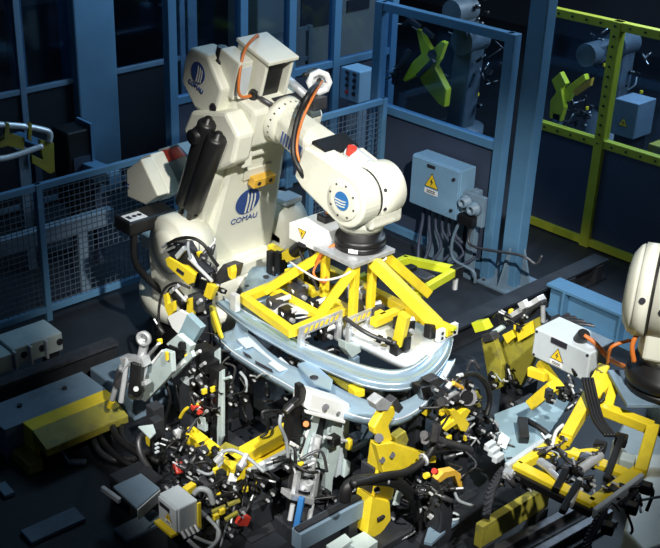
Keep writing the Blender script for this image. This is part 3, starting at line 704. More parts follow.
poly_x(S, 'clamp_head', 'dsteel', [(211, 279), (223, 264), (232, 267), (229, 279), (220, 284)], 4.7, .12, .01)
poly_x(S, 'head_guard', 'yellow', [(227, 268), (231, 266), (232, 272), (231, 280), (228, 276)], 4.68, .05)
poly_x(S, 'link_plate', 'black', [(196, 276), (206, 276), (214, 284), (206, 292), (193, 288)], 4.66, .1, .01)
rod(S, 'piston_rod', 'alu', P(189, 258, 4.6), P(212, 281, 4.6), .014); rod(S, 'piston_rod', 'alu', P(191, 254, 4.62), P(200, 270, 4.62), .009)
hose(S, 'hose', [P(168, 244, 4.6), P(178, 239, 4.56), P(192, 238, 4.58), P(204, 245, 4.62), P(212, 258, 4.66), P(218, 266, 4.7)], .014)
hose(S, 'hose', [P(189, 240, 4.6), P(188, 248, 4.58), P(191, 260, 4.6)], .012, 'greyhose')
MB().box(P(200, 255, 4.72), (.05, .05, .05)).build('valve_block', 'yellow', S, .006)
clutter(S, P(203, 262, 4.75), (.16, .16, .16), 10, 3)
clutter(S, P(222, 285, 4.72), (.14, .12, .16), 8, 4)
poly_x(S, 'side_bracket', 'shadeyellow', [(209, 306), (213, 308), (219, 328), (215, 334), (211, 322)], 4.55, .03)
poly_x(S, 'side_arm', 'yellow', [(211, 312), (213, 311), (222, 338), (220, 341)], 4.5, .02)
# ------------------------------------------------ S1b lower jaws
S = thing('clamp_unit', 'smaller clamp with two yellow jaws just above the white block', 'clamp', (4.42, 6.08, 0), 'pneumatic clamps around the fixture')
stand(S, 4.5, 6.08, .9)
poly_x(S, 'jaw', 'yellow', [(163, 295), (167, 293), (168, 304), (174, 301), (174, 311), (169, 318), (165, 309)], 4.38, .03)
poly_x(S, 'jaw', 'yellow', [(187, 299), (193, 297), (193, 315), (190, 319), (186, 315)], 4.42, .03)
rod(S, 'air_cylinder', 'black', P(172, 290, 4.45), P(186, 306, 4.45), .05, 14)
rod(S, 'piston_rod', 'alu', P(176, 290, 4.38), P(186, 301, 4.38), .012)
for u, v in ((171, 292), (176, 288), (183, 300), (198, 303)): rod(S, 'fitting', 'steel', P(u, v, 4.4), P(u+3, v-3, 4.4), .016)
MB().box(P(199, 303, 4.45), (.07, .07, .13)).build('solenoid', 'dsteel', S, .01)
hose(S, 'hose', [P(159, 332, 4.3), P(159, 308, 4.34), P(164, 290, 4.38), P(176, 283, 4.4), P(190, 288, 4.45)], .011)
clutter(S, P(203, 315, 4.5), (.14, .14, .14), 8, 6)
# ------------------------------------------------ S2 pale plate tower
S = thing('fixture_bracket', 'pale grey folded plate bracket with a bright white top at left of the fixture', 'bracket', (4.15, 5.75, 0))
stand(S, 4.17, 5.72, .62)
poly_x(S, 'top_block', 'white', [(167, 317), (180, 310), (187, 314), (178, 334), (172, 328)], 4.16, .02)
poly_x(S, 'top_block_side', 'teal', [(187, 314), (201, 328), (191, 345), (177.5, 334.5)], 4.165, .05)
poly_x(S, 'side_plate', 'pale', [(166, 344), (177, 334.5), (191, 346), (188, 354), (183, 358), (172, 350)], 4.10, .05)
poly_x(S, 'main_plate', 'pale', [(150, 363), (162, 350), (171, 353), (172, 372), (166, 380), (145, 402), (139, 399)], 3.95, .04)
poly_x(S, 'diagonal_plate', 'pale', [(170, 371), (191, 351), (193, 357), (172, 379)], 4.06, .03)
poly_x(S, 'slot_cover', 'white', [(172.5, 370), (184, 360), (185, 363), (174, 373)], 4.05, .008)
poly_x(S, 'bright_edge', 'white', [(150, 363), (161, 350), (162, 352), (152, 365)], 3.94, .02)
poly_x(S, 'bright_edge', 'white', [(145, 356), (157, 343), (158, 345), (147, 358)], 4.01, .03)
poly_x(S, 'lower_plate', 'grey', [(180, 378), (191, 376), (190, 386), (184, 385)], 4.1, .03)
MB().box(P(167, 356, 3.93), (.02, .025, .07)).build('yellow_tag', 'yellow', S, .004)
rod(S, 'pin', 'black', P(181, 345, 4.08), P(184, 346, 4.08), .03)
poly_x(S, 'dark_web', 'black', [(168, 345), (185, 352), (182, 358), (170, 352)], 4.08, .02)
clutter(S, P(166, 338, 4.12), (.1, .1, .1), 4, 8); clutter(S, P(200, 345, 4.3), (.2, .2, .22), 12, 9)
S = thing('clamp_cylinder', 'silver clamp cylinder with a ring eye at the fixture left end', 'clamp', (3.85, 5.8, 0))
stand(S, 3.86, 5.76, .5, .05)
rg = MB(); rg.lathe(P(145, 338, 3.93), (-.9, -.4, .2), [(0, .035), (0, .058), (.035, .058), (.035, .035), (0, .035)], 16); rg.build('ring_eye', 'steel', S)
rod(S, 'eye_neck', 'steel', P(144.5, 343, 3.93), P(141.5, 357, 3.91), .035)
blk(S, 'cross_head', 'steel', P(124, 360, 3.85), P(147, 361, 3.9), .08, .07); blk(S, 'body', 'black', P(138, 362, 3.86), P(135, 394, 3.80), .09, .08, .012)
blk(S, 'cross_bar', 'steel', P(119, 385, 3.82), P(148, 382, 3.88), .06, .035)
rod(S, 'guide_rod', 'alu', P(128, 358, 3.84), P(121, 402, 3.76), .022); rod(S, 'guide_rod', 'steel', P(122, 366, 3.82), P(112, 400, 3.73), .022); rod(S, 'spring', 'dsteel', P(121, 370, 3.8), P(117, 386, 3.76), .034)
rod(S, 'yellow_tip', 'yellow', P(112, 401, 3.73), P(109.5, 407, 3.72), .022); rod(S, 'end_cap', 'dsteel', P(132, 394, 3.84), P(139, 395, 3.84), .04)
rod(S, 'guide_rod', 'alu', P(147, 362, 3.92), P(143, 380, 3.9), .014)
MB().cyl(P(136, 389, 3.78), P(136, 389, 3.77), .02, n=12).build('port', 'steel', S)
clutter(S, P(133, 372, 3.9), (.08, .08, .2), 5, 10, 0)
# ------------------------------------------------ S3 valve column
S = thing('valve_column', 'tall stack of black valves on a pale upright under the door panel', 'valve stand', (4.25, 5.5, 0))
poly_x(S, 'upright', 'pale', [(219, 372), (222, 370), (222, 437), (218, 447), (213, 443), (217, 425)], 4.2, .03)
poly_x(S, 'upright_plate', 'pale', [(214, 352), (219, 348), (219, 365), (215, 370)], 4.28, .02); poly_x(S, 'upright_plate', 'grey', [(213, 392), (219, 390), (219, 430), (213, 424)], 4.23, .02)
poly_x(S, 'upright_plate', 'pale', [(197, 415), (205, 418), (205, 432), (197, 428)], 4.15, .03)
rod(S, 'cross_pin', 'pale', P(222, 380, 4.22), P(231, 377, 4.22), .012)
for i in range(7):
    v = 352+i*12
    b = MB().box(P(203+((i*5) % 9), v, 4.22), (.13, .12, .085)).build('valve_block', 'black', S, .008)
    rod(b, 'fitting', 'steel' if i % 2 else 'alu', P(196+((i*5) % 9), v+2, 4.16), P(200+((i*5) % 9), v-1, 4.16), .014)
MB().box(P(197, 409, 4.12), (.05, .10, .045)).build('red_knob', 'red', S, .008)
hose(S, 'yellow_hose', [P(180, 418, 4.1), P(185, 410, 4.1), P(193, 405, 4.12)], .014, 'yellow')
MB().bb(4.1, 4.36, 5.4, 5.6, .0, .12).build('base_block', 'dark', S, .008)
MB().bb(4.2, 4.3, 5.45, 5.55, .1, .8).build('stand', 'black', S, .008)
clutter(S, P(207, 385, 4.2), (.22, .2, .5), 34, 11); clutter(S, P(232, 395, 4.35), (.2, .2, .4), 16, 12, 0)
for pts in ([(165, 380), (170, 400), (164, 425), (168, 440)], [(176, 385), (182, 405), (190, 395), (196, 410)], [(188, 370), (192, 385), (188, 400)], [(206, 440), (196, 448), (190, 440)]):
    hose(S, 'hose', [P(u, v, 4.12) for u, v in pts], .014)
hose(S, 'grey_hose', [P(240, 372, 4.4), P(246, 380, 4.4), P(246, 392, 4.38)], .012, 'greyhose')
# ------------------------------------------------ S4 yellow base rails
S = thing('base_frame', 'low yellow channel frame on the floor under the door panel', 'frame', (4.3, 5.2, 0))
blk(S, 'channel', 'yellow', PZ(191, 436, .28), PZ(240, 474, .28), .10, .10); blk(S, 'channel', 'yellow', PZ(228, 464, .28), PZ(300, 424, .28), .10, .10)
blk(S, 'channel', 'yellow', PZ(228, 480, .18), PZ(300, 442, .18), .09, .06); blk(S, 'channel_lip', 'shadeyellow', PZ(222, 446, .33), PZ(236, 452, .33), .09, .03)
blk(S, 'slide_rail', 'grey', PZ(246, 474, .22), PZ(296, 448, .22), .04, .05)
blk(S, 'post', 'yellow', PZ(192, 428, .38), PZ(193, 452, .16), .05, .06)
for u, v in ((194, 446), (232, 474), (296, 436)):
    p = PZ(u, v, .2); MB().bb(p.x-.04, p.x+.04, p.y-.04, p.y+.04, 0, .24).build('leg', 'dark', S)
blk(S, 'toggle_lever', 'alu', PZ(219, 458, .42), PZ(224, 450, .46), .03, .03); blk(S, 'toggle_lever', 'alu', PZ(241, 466, .42), PZ(247, 454, .46), .03, .03)
blk(S, 'terminal', 'white', PZ(228, 478, .36), PZ(236, 481, .34), .06, .06)
rod(S, 'clevis', 'steel', PZ(216, 462, .4), PZ(222, 456, .44), .03); rod(S, 'clevis', 'steel', PZ(239, 468, .4), PZ(244, 462, .42), .03)
hose(S, 'grey_hose', [PZ(218, 454, .44), PZ(232, 450, .48), PZ(248, 458, .44), PZ(264, 472, .36)], .013, 'greyhose')
hose(S, 'grey_hose', [PZ(256, 472, .34), PZ(275, 466, .34), PZ(292, 452, .34)], .016, 'greyhose')
clutter(S, PZ(205, 455, .3), (.22, .3, .2), 26, 13); clutter(S, PZ(245, 490, .25), (.4, .3, .25), 30, 14, .15)
blk(S, 'stop', 'yellow', PZ(258, 482, .3), PZ(258, 500, .1), .03, .03)
# red valve + filters left of frame
S = thing('air_service_unit', 'small red capped air regulator with hoses above the junction box', 'regulator', (3.85, 5.2, 0))
stand(S, 3.9, 5.2, .3, .05)
blk(S, 'red_bowl', 'red', PZ(177, 462, .42), PZ(180, 474, .36), .06, .07, .012); blk(S, 'yellow_knob', 'yellow', PZ(180, 471, .38), PZ(185, 468, .38), .03, .04)
rod(S, 'gauge', 'alu', PZ(174, 433, .5), PZ(181, 430, .5), .022); rod(S, 'gauge', 'steel', PZ(178, 437, .5), PZ(180, 428, .5), .018)
clutter(S, PZ(190, 478, .35), (.3, .35, .22), 34, 15, .1); clutter(S, PZ(180, 445, .4), (.15, .2, .3), 22, 16, .04)
blk(S, 'manifold', 'dsteel', PZ(200, 480, .3), PZ(214, 495, .26), .14, .1, .01); blk(S, 'yellow_bracket', 'yellow', PZ(185, 492, .42), PZ(194, 486, .42), .05, .06)
hose(S, 'grey_hose', [PZ(194, 494, .42), PZ(200, 489, .46), PZ(209, 492, .44), PZ(213, 504, .34)], .02, 'greyhose')
hose(S, 'hose', [PZ(160, 440, .35), PZ(165, 460, .3), PZ(176, 474, .28)], .02)
S = thing('valve_cluster', 'dark cluster of small valves and levers right of the junction box', 'valve stand', (3.95, 4.75, 0))
stand(S, 3.98, 4.75, .2, .09)
clutter(S, PZ(232, 505, .25), (.5, .35, .3), 40, 17, .12)
MB().box(PZ(243, 520, .2), (.09, .05, .07), Matrix.Rotation(.5, 3, 'Y')).build('red_tag', 'red', S, .005)
for a, b in (((225, 520), (238, 512)), ((228, 505), (240, 500)), ((212, 512), (226, 506))): blk(S, 'yellow_lever', 'shadeyellow', PZ(*a, .3), PZ(*b, .34), .025, .025)
# ------------------------------------------------ junction box in front
S = thing('junction_box', 'weathered pale blue junction box with warning triangle at bottom left of the fixture', 'junction box', (3.45, 4.85, 0))
a = PZ(159, 493, .5); b = PZ(181, 508, .5); c_ = PZ(172, 485, .5)
x0, y1, y0 = a.x, a.y, b.y; x1 = x0+.155
MB().bb(x0, x1, y0, y1, .30, .5).build('housing', 'grey', S, .01)
MB().bb(x0-.015, x0, y0+.01, y1-.01, .31, .49).build('lid', 'grey', S, .005)
MB().bb(x0-.02, x0-.015, (y0+y1)/2-.03, (y0+y1)/2+.08, .43, .46).build('name_plate', 'ink', S)
warn(S, (x0-.016, (y0+y1)/2-.015, .385), (0, -1, 0), (0, 0, 1), .035)
MB().bb(x1-.012, x1+.015, y0-.015, y0-.002, .27, .48).build('side_bracket', 'yellow', S, .003)
for yy in (y1+.012,): MB().bb(x0+.03, x1, yy-.012, yy+.012, .27, .42).build('side_bracket', 'yellow', S, .003)
MB().bb(x0-.05, x1, y0+.02, y1, .275, .3).build('shelf', 'yellow', S, .004)
MB().bb(x0+.03, x0+.12, y0+.06, y0+.18, 0, .262).build('stand', 'dark', S)
for k in range(4): MB().cyl((x0+.02+k*.035, y0-.0, .31), (x0+.02+k*.035, y0-.04, .28), .013, n=8).build('cable_gland', 'steel', S)
hose(S, 'grey_hose', [(x0+.03, y0-.05, .27), (x0+.1, y0-.14, .2), (x0+.25, y0-.1, .25), (x1+.05, y0+.08, .36)], .014, 'greyhose')
hose(S, 'grey_hose', [(x0+.08, y0-.05, .27), (x0+.2, y0-.12, .2), (x0+.3, y0-.02, .28)], .012, 'greyhose')
# tray
S = thing('tray_plate', 'scuffed blue grey steel tray plate left of the junction box', 'tray', (3.45, 5.4, 0))
poly_z(S, 'plate', 'bluegrey', [(113, 486), (141, 473), (160, 488), (137, 508)], .26, .02)
poly_z(S, 'front_lip', 'grey', [(137, 509), (160, 489), (160.6, 490), (137.6, 510.4)], .27, .09)
blk(S, 'side_bar', 'grey', PZ(102, 488, .26), PZ(120, 501, .24), .03, .04)
p = PZ(137, 492, .1); MB().bb(p.x-.14, p.x+.14, p.y-.14, p.y+.14, 0, .24).build('pedestal', 'dark', S, .01)
S = thing('corner_hood', 'small pale sheet hood with yellow inner plate above the coiled hose', 'hood', (3.75, 5.5, 0))
poly_z(S, 'cap', 'pale', [(138, 426), (153, 424), (156, 432), (150, 438)], .5, .015)
poly_x(S, 'yellow_plate', 'yellow', [(144, 431), (150, 436), (149, 447), (146, 444)], 3.78, .03)
poly_x(S, 'side_plate', 'grey', [(151, 436), (156, 431), (155, 443), (150, 450)], 3.82, .02)
p = PZ(150, 436, .4); stand(S, p.x+.1, p.y+.06, .48, .04)
hose(S, 'coiled_hose', [PZ(150, 470, .2), PZ(141, 455, .3), PZ(139, 440, .38), PZ(146, 432, .4)], .024, 'dsteel')
for k in range(3): blk(S, 'terminal', 'grey', PZ(155, 445+k*4, .42), PZ(159, 443+k*4, .42), .02, .015)
# ------------------------------------------------ middle clamp tower
S = thing('clamp_tower', 'leaning pale clamp tower with silver cylinder supporting the door panel in the middle', 'clamp tower', (4.3, 4.5, 0))
Yt = 4.52
def ty(u, v, d=0.0): return PY(u, v, Yt+d)
def tpoly(name, m, pts, d, th, bev=.004): return poly_y(S, name, m, pts, Yt+d, th, bev)
tpoly('top_pad', 'white', [(311, 392), (350, 404), (351, 414), (346, 422), (308, 410)], -.06, .16, .012)
tpoly('top_pad_rim', 'white', [(307, 411), (346, 421), (345, 424), (307, 414)], -.075, .03)
rod(S, 'pad_screw', 'dsteel', ty(326, 407, -.07), ty(326, 407, -.085), .022); rod(S, 'pad_screw', 'dsteel', ty(339, 413, -.07), ty(339, 413, -.085), .012)
tpoly('column', 'pale', [(314, 414), (321, 416), (313, 445), (306, 470), (296, 470), (304, 440)], .0, .08)
tpoly('column', 'pale', [(334, 418), (345, 421), (340, 450), (333, 480), (330, 516), (325, 518), (326, 462)], -.02, .14)
tpoly('column_side', 'grey', [(345, 421), (350, 418), (346, 470), (336, 478)], .0, .05)
tpoly('inner_web', 'black', [(318, 416), (336, 420), (328, 470), (308, 470)], .05, .05)
tpoly('cross_plate', 'pale', [(295, 461), (303, 458), (330, 465), (327, 470), (300, 464), (296, 474)], -.06, .08)
rod(S, 'air_cylinder', 'alu', ty(317, 436, -.03), ty(311, 462, -.04), .036, 14); rod(S, 'air_cylinder', 'steel', ty(311, 460, -.07), ty(308, 475, -.08), .04, 14)
tpoly('clamp_frame', 'dsteel', [(297, 470), (324, 473), (319, 500), (293, 497)], -.08, .07, .01)
for u in (298, 317): blk(S, 'clamp_side', 'steel', ty(u, 471, -.10), ty(u-4, 497, -.11), .03, .05)
rod(S, 'clamp_roller', 'steel', ty(306, 482, -.12), ty(305, 488, -.12), .05, 16); rod(S, 'roller_pin', 'alu', ty(303, 488, -.15), ty(309, 489, -.15), .016)
tpoly('foot_block', 'steel', [(291, 494), (315, 499), (314, 506), (290, 500)], -.15, .1, .006)
blk(S, 'blue_lever', 'emblem2', ty(302, 497, -.17), ty(296, 530, -.19), .04, .03)
for u in (293, 306, 312): rod(S, 'guide_rod', 'alu' if u != 306 else 'dsteel', ty(u, 504, -.1), ty(u-3, 520, -.11), .018)
MB().bb(4.02, 4.4, 4.38, 4.6, 0, .12).build('base_block', 'dark', S, .01); tpoly('base_stem', 'black', [(296, 500), (328, 505), (324, 535), (294, 535)], -.02, .1)
tpoly('clamp_arm', 'black', [(299, 386), (304, 384), (309, 395), (304, 403), (294, 410), (288, 413), (287, 410), (299, 399)], -.02, .05, .008)
tpoly('clamp_body', 'black', [(294, 410), (304, 408), (300, 450), (292, 448)], .02, .1, .01)
rod(S, 'clamp_pin', 'dsteel', ty(286, 412, -.05), ty(293, 405, -.05), .02)
b = MB().box(ty(306, 424, -.03), (.05, .05, .07)).build('switch_box', 'black', S, .006); rod(b, 'orange_button', 'orange', ty(306, 424, -.06), ty(306, 424, -.075), .02)
tpoly('white_label', 'signw', [(291, 441), (301, 447), (300, 450), (290, 445)], -.02, .01)
rod(S, 'sensor_bar', 'alu', ty(324, 437, -.06), ty(346, 441, -.06), .012); MB().box(ty(349, 444, -.06), (.04, .04, .08)).build('yellow_sensor', 'yellow', S, .006)
MB().box(ty(334, 440, -.06), (.07, .07, .07)).build('sensor_clamp', 'black', S, .01); blk(S, 'side_stay', 'pale', ty(352, 450, .03), ty(366, 442, .1), .03, .03)
tpoly('side_ear', 'pale', [(346, 460), (351, 462), (350, 474), (344, 478)], -.04, .05)
hose(S, 'grey_hose', [ty(281, 415, -.05), ty(280, 425, -.06), ty(286, 440, -.06), ty(288, 458, -.06)], .012, 'greyhose')
hose(S, 'white_tube', [ty(308, 430, -.05), ty(303, 445, -.07), ty(301, 460, -.06)], .009, 'whitehose')
clutter(S, ty(292, 462, -.05), (.12, .12, .16), 14, 18); clutter(S, ty(326, 495, -.06), (.14, .1, .2), 10, 19, 0)
# ------------------------------------------------ yellow tower
S = thing('fixture_tower', 'bright yellow fixture tower with drilled plate at the bottom centre right', 'fixture tower', (4.5, 4.1, 0))
Yt2 = 4.08
def t2(name, m, pts, d, th, bev=.005): return poly_y(S, name, m, pts, Yt2+d, th, bev)
t2('column', 'yellow', [(381, 446), (394, 447), (398, 476), (392, 500), (386, 502), (374, 498)], .0, .10)
t2('column_base', 'yellow', [(372, 497), (390, 502), (391, 520), (384, 530), (376, 538), (367, 535)], -.02, .14)
t2('side_flange', 'yellow', [(375, 455), (379, 452), (376, 500), (368, 515), (370, 495)], .04, .05)
t2('bracket_plate', 'yellow', [(376, 445), (393, 443), (437, 457), (436, 463), (412, 464), (398, 478), (384, 474)], -.05, .05)
t2('upper_arm', 'yellow', [(386, 408), (394, 406), (396, 414), (389, 426), (393, 440), (386, 444), (375, 434), (374, 428)], -.02, .06, .01)
t2('arm_lug', 'shadeyellow', [(396, 438), (406, 431), (409, 440), (406, 447), (397, 447)], -.02, .06)
t2('contact_block', 'steel', [(375, 404), (383, 397), (393, 404), (388, 411), (378, 411)], -.03, .08, .006); t2('contact_block', 'dsteel', [(392, 403), (397, 398), (404, 408), (399, 414)], -.03, .07, .006)
for u, v in ((392, 455), (382, 460), (377, 490)): MB().cyl(PY(u, v, Yt2-.052), PY(u, v, Yt2-.058), .022, n=12).build('bolt_hole', 'ink', S)
MB().cyl(PY(379, 438, Yt2-.03), PY(379, 438, Yt2-.05), .03, n=12).build('pivot', 'dsteel', S)
MB().box(PY(381, 518, Yt2-.03), (.06, .02, .02)).build('name_plate', 'ink', S)
MB().bb(4.35, 4.75, 3.95, 4.25, 0, .06).build('base_plate', 'dark', S, .008); MB().bb(4.45, 4.6, 4.1, 4.22, .06, .6).build('core', 'dark', S, .008)
hz = lambda u, v, d=-.1: PY(u, v, Yt2+d)
hose(S, 'thick_hose', [hz(345, 500), hz(347, 488), hz(358, 481), hz(384, 480), hz(402, 486), hz(414, 500), hz(419, 518), hz(421, 540)], .04, 'rubber', 12)
hose(S, 'hose', [hz(352, 484, -.14), hz(384, 476, -.14), hz(406, 472, -.14), hz(424, 460, -.14), hz(434, 444, -.12), hz(437, 422, -.1)], .026, 'rubber', 10)
hose(S, 'hose', [hz(420, 464, -.13), hz(432, 454, -.13), hz(448, 450, -.1), hz(458, 446, -.08)], .014, 'rubber')
for u, v, d in ((384, 479, -.1), (350, 486, -.1), (423, 460, -.14), (416, 508, -.1)): MB().lathe(hz(u, v, d), (1, -.1, .1), [(0, .044), (.015, .044), (.015, .03), (0, .03), (0, .044)], 14).build('hose_tie', 'alu', S)
clutter(S, hz(408, 490, .1), (.3, .2, .5), 26, 20, .06); clutter(S, hz(400, 520, .05), (.3, .15, .25), 12, 21, 0)
t2('pale_fin', 'pale', [(398, 492), (402, 490), (400, 505), (394, 506)], -.02, .02)
# ------------------------------------------------ right clamps under the car frame
S = thing('clamp_unit', 'yellow cross shaped clamp with big black motor right of the car frame', 'clamp', (5.2, 4.0, 0), 'pneumatic clamps around the fixture')
Yc = 3.98
def t3(name, m, pts, d, th, bev=.005): return poly_y(S, name, m, pts, Yc+d, th, bev)
t3('clamp_cross', 'yellow', [(450, 411), (455, 409), (460, 414), (467, 408), (471, 411), (466, 419), (470, 424), (466, 432), (461, 431), (457, 424), (446, 432), (443, 429), (454, 420)], -.04, .06)
t3('olive_cross', 'shadeyellow', [(474, 396), (478, 391), (480, 395), (484, 398), (480, 402), (482, 407), (478, 408), (474, 403)], .1, .04)  # smaller cross in the shaded olive yellow
rod(S, 'motor', 'dark', hz(458, 404, .1), hz(470, 395, .1), .085, 18); rod(S, 'motor_ring', 'dsteel', PY(467, 397, Yc-.0), PY(468, 397, Yc-.04), .06, 18)
rod(S, 'motor_hub', 'black', PY(467, 397, Yc-.04), PY(468, 397, Yc-.05), .045, 16)
for a, b, r in (((424, 435), (444, 442), .03), ((444, 442), (470, 450), .03), ((425, 440), (440, 446), .03), ((446, 398), (460, 390), .018), ((441, 402), (456, 397), .03)):
    rod(S, 'air_cylinder', 'dsteel' if r > .025 else 'steel', PY(*a, Yc-.02), PY(*b, Yc+.02), r, 14)
rod(S, 'valve_stem', 'dsteel', PY(437, 425, Yc-.06), PY(434, 440, Yc-.06), .03); rod(S, 'valve_stem', 'black', PY(436, 421, Yc-.06), PY(438, 418, Yc-.06), .02)
hose(S, 'hose_loop', [PY(452, 386, Yc), PY(460, 377, Yc), PY(474, 374, Yc+.03), PY(486, 384, Yc+.03), PY(490, 400, Yc+.02), PY(486, 416, Yc)], .02, 'rubber')
rod(S, 'brass_fitting', 'ocher', PY(453, 383, Yc-.02), PY(462, 388, Yc-.02), .016); rod(S, 'fitting', 'alu', PY(447, 388, Yc), PY(451, 383, Yc), .02); rod(S, 'fitting', 'alu', PY(458, 376, Yc), PY(462, 375, Yc), .016)
stand(S, 5.28, 4.1, .62, .07)
t3('dark_plate', 'dark', [(440, 402), (480, 388), (486, 430), (474, 455), (446, 448)], .12, .06)
clutter(S, PY(455, 395, Yc+.04), (.3, .14, .2), 26, 22, .05); clutter(S, PY(460, 440, Yc+.06), (.4, .16, .25), 26, 23, .08); clutter(S, PY(480, 425, Yc+.05), (.2, .15, .2), 12, 24, .03)
S = thing('rest_block', 'single yellow upright block gripping the car frame corner', 'clamp', (5.0, 4.2, 0))
Yr = 4.2
poly_y(S, 'block', 'yellow', [(423, 401), (431, 398), (432, 412), (427, 417), (422, 414)], Yr, .06); poly_y(S, 'jaw', 'black', [(421, 388), (434, 385), (438, 395), (424, 400)], Yr-.02, .1, .01)
poly_y(S, 'contact', 'dsteel', [(428, 382), (440, 377), (446, 381), (436, 390)], Yr-.01, .08, .006)
stand(S, 5.04, 4.27, .72, .045)
clutter(S, PY(440, 395, Yr+.03), (.14, .1, .14), 8, 25)
S = thing('orange_lever_valve', 'ochre curved lever bracket low beside the thick black hose', 'bracket', (4.9, 3.75, 0))
poly_y(S, 'lever', 'ocher', [(437, 480), (444, 472), (455, 470), (461, 474), (463, 489), (459, 487), (455, 476), (447, 478), (440, 483)], 3.7, .05)
rod(S, 'red_button', 'red', PY(434, 471, 3.68), PY(436, 472, 3.68), .02); rod(S, 'yellow_button', 'yellow', PY(425, 476, 3.68), PY(428, 475, 3.68), .02)
p = PY(450, 480, 3.75); stand(S, p.x, 3.8, max(.1, p.z-.02), .06)
clutter(S, PY(440, 495, 3.74), (.35, .12, .25), 20, 26, .04)
S = thing('eyelet_bracket', 'pale grey lying bracket with a round hole at the bottom edge', 'bracket', PZ(435, 530, .1))
poly_z(S, 'plate', 'bluegrey', [(424, 541), (428, 528), (452, 511), (459, 514), (459, 520), (446, 530), (432, 543)], .14, .03)
MB().lathe(PZ(453, 517, .145), (0, 0, 1), [(0, .045), (.012, .045), (.012, .028), (0, .028), (0, .045)], 18).build('eye_ring', 'grey', S)
p = PZ(438, 530, .1); MB().bb(p.x-.05, p.x+.05, p.y-.05, p.y+.05, 0, .115).build('pedestal', 'dark', S)
# lower bench beam and ribbed block
S = thing('box_beam', 'dark grey blue box beam in the foreground between silver tower and yellow tower', 'beam', PZ(332, 525, .1))
a, b = PZ(296, 540, .28), PZ(359, 506, .28)
blk(S, 'beam', 'bluegrey', a, b, .09, .14); blk(S, 'rail', 'dark', a+V((0, 0, .08)), b+V((0, 0, .08)), .05, .02)
for k in (.15, .85): q = a.lerp(b, k); MB().bb(q.x-.04, q.x+.04, q.y-.04, q.y+.04, 0, .22).build('leg', 'dark', S)
S = thing('ribbed_block', 'pale stepped steel block at the bottom edge below the box beam', 'block', PZ(352, 545, .1))
for k, pts in enumerate(([(326, 545), (345, 533), (352, 540), (336, 552)], [(345, 541), (364, 531), (378, 541), (362, 552)])): poly_z(S, 'step', 'pale', pts, .16-.03*k, .13)
# ------------------------------------------------ inside the frame under the car panels
S = thing('inner_clamp', 'yellow topped clamp bar lying between the two car panels', 'clamp', (4.75, 4.75, 0))
blk(S, 'bar', 'shadeyellow', PZ(331, 374, .84), PZ(355, 389, .84), .07, .05); blk(S, 'bar_tip', 'yellow', PZ(353, 387, .85), PZ(360, 394, .85), .08, .06)
stand(S, 4.72, 4.82, .78, .05)
S = thing('inner_fixture', 'dark clamp post with small steel blocks inside the car frame opening', 'clamp', (5.1, 4.75, 0))
stand(S, 5.12, 4.72, .7, .08, 'bluegrey')
poly_y(S, 'pale_bracket', 'pale', [(345, 342), (356, 346), (362, 346), (361, 352), (352, 358), (346, 350)], 4.95, .08)
blk(S, 'post', 'bluegrey', PY(354, 356, 4.97), PY(354, 372, 4.97), .06, .06)
for u, v, m_ in ((378, 392, 'steel'), (388, 388, 'dsteel'), (395, 394, 'black'), (404, 394, 'dsteel'), (370, 394, 'dark')): MB().box(PZ(u, v, .78), (.08, .08, .07), Matrix.Rotation(.5, 3, 'Z')).build('clamp_body', m_, S, .008)
clutter(S, (5.05, 4.62, .72), (.3, .3, .2), 22, 27, .05); clutter(S, (4.9, 5.3, .78), (.5, .2, .16), 20, 28, 0)
S = thing('welding_fixture', 'dark welded base frame crowded with hoses beneath the panels', 'frame', (4.8, 4.9, 0))
for a, b in (((4.35, 5.75, .1), (4.35, 4.3, .1)), ((5.4, 5.7, .1), (5.4, 4.2, .1)), ((4.3, 4.9, .1), (5.45, 4.9, .1)), ((4.3, 5.7, .1), (5.45, 5.7, .1)), ((4.7, 5.7, .2), (4.7, 4.3, .2))): blk(S, 'frame_tube', 'dark', a, b, .1, .1)
for x, y in ((4.6, 5.6), (5.2, 5.3), (4.9, 5.0), (5.3, 4.6)): blk(S, 'upright', 'dark', (x, y, .15), (x, y, .7), .08, .08)
clutter(S, (4.7, 5.25, .5), (.5, .5, .5), 36, 29, .02); clutter(S, (5.1, 4.6, .4), (.6, .6, .4), 34, 30, .03)

# ================================================================== RIGHT ROBOT (partly outside the frame)
R2 = thing('industrial_robot', 'cream robot wrist entering at the right edge of the picture', 'robot', (7.3, 2.5, 0))
d = (RT*.9-V((hx, hy, 0))*.40).normalized()
hc = PZ(631, 287, 1.80)
MB().lathe(hc, d, [(-.03, .14), (-.015, .22), (.02, .275), (.035, .285), (.05, .285), (.05, .298), (.13, .30)], 40).build('wrist_cap', 'cream', R2)
MB().lathe(hc, d, [(.125, .288), (.17, .288)], 36).build('wrist_seam', 'black', R2)
MB().lathe(hc, d, [(.15, .30), (.62, .30), (.66, .26)], 40).build('wrist_drum', 'cream', R2)
ctr = hc+d*.30
MB().lathe(ctr-V((0, 0, .2)), (0, 0, -1), [(0, .2), (.20, .2), (.22, .18), (.25, .18)], 30).build('wrist_neck', 'cream', R2)
lb_ = ctr+V((0, 0, -.28))
MB().beam(lb_-d*.2-V((hx, hy, 0))*.1, lb_+d*.15-V((hx, hy, 0))*.1, .26, .2).build('wrist_block', 'cream', R2, .02)
e1 = d.cross(V((0, 0, 1))).normalized(); e1 = -e1 if e1.dot(FW) > 0 else e1
for s_, al in ((.09, 12), (.21, 2)):
    er = e1*math.cos(math.radians(al))+V((0, 0, 1))*math.sin(math.radians(al)); MB().cyl(hc+d*s_+er*.29, hc+d*s_+er*.308, .02, n=10).build('plug', 'ink', R2)
fb = ctr-V((0, 0, .45))
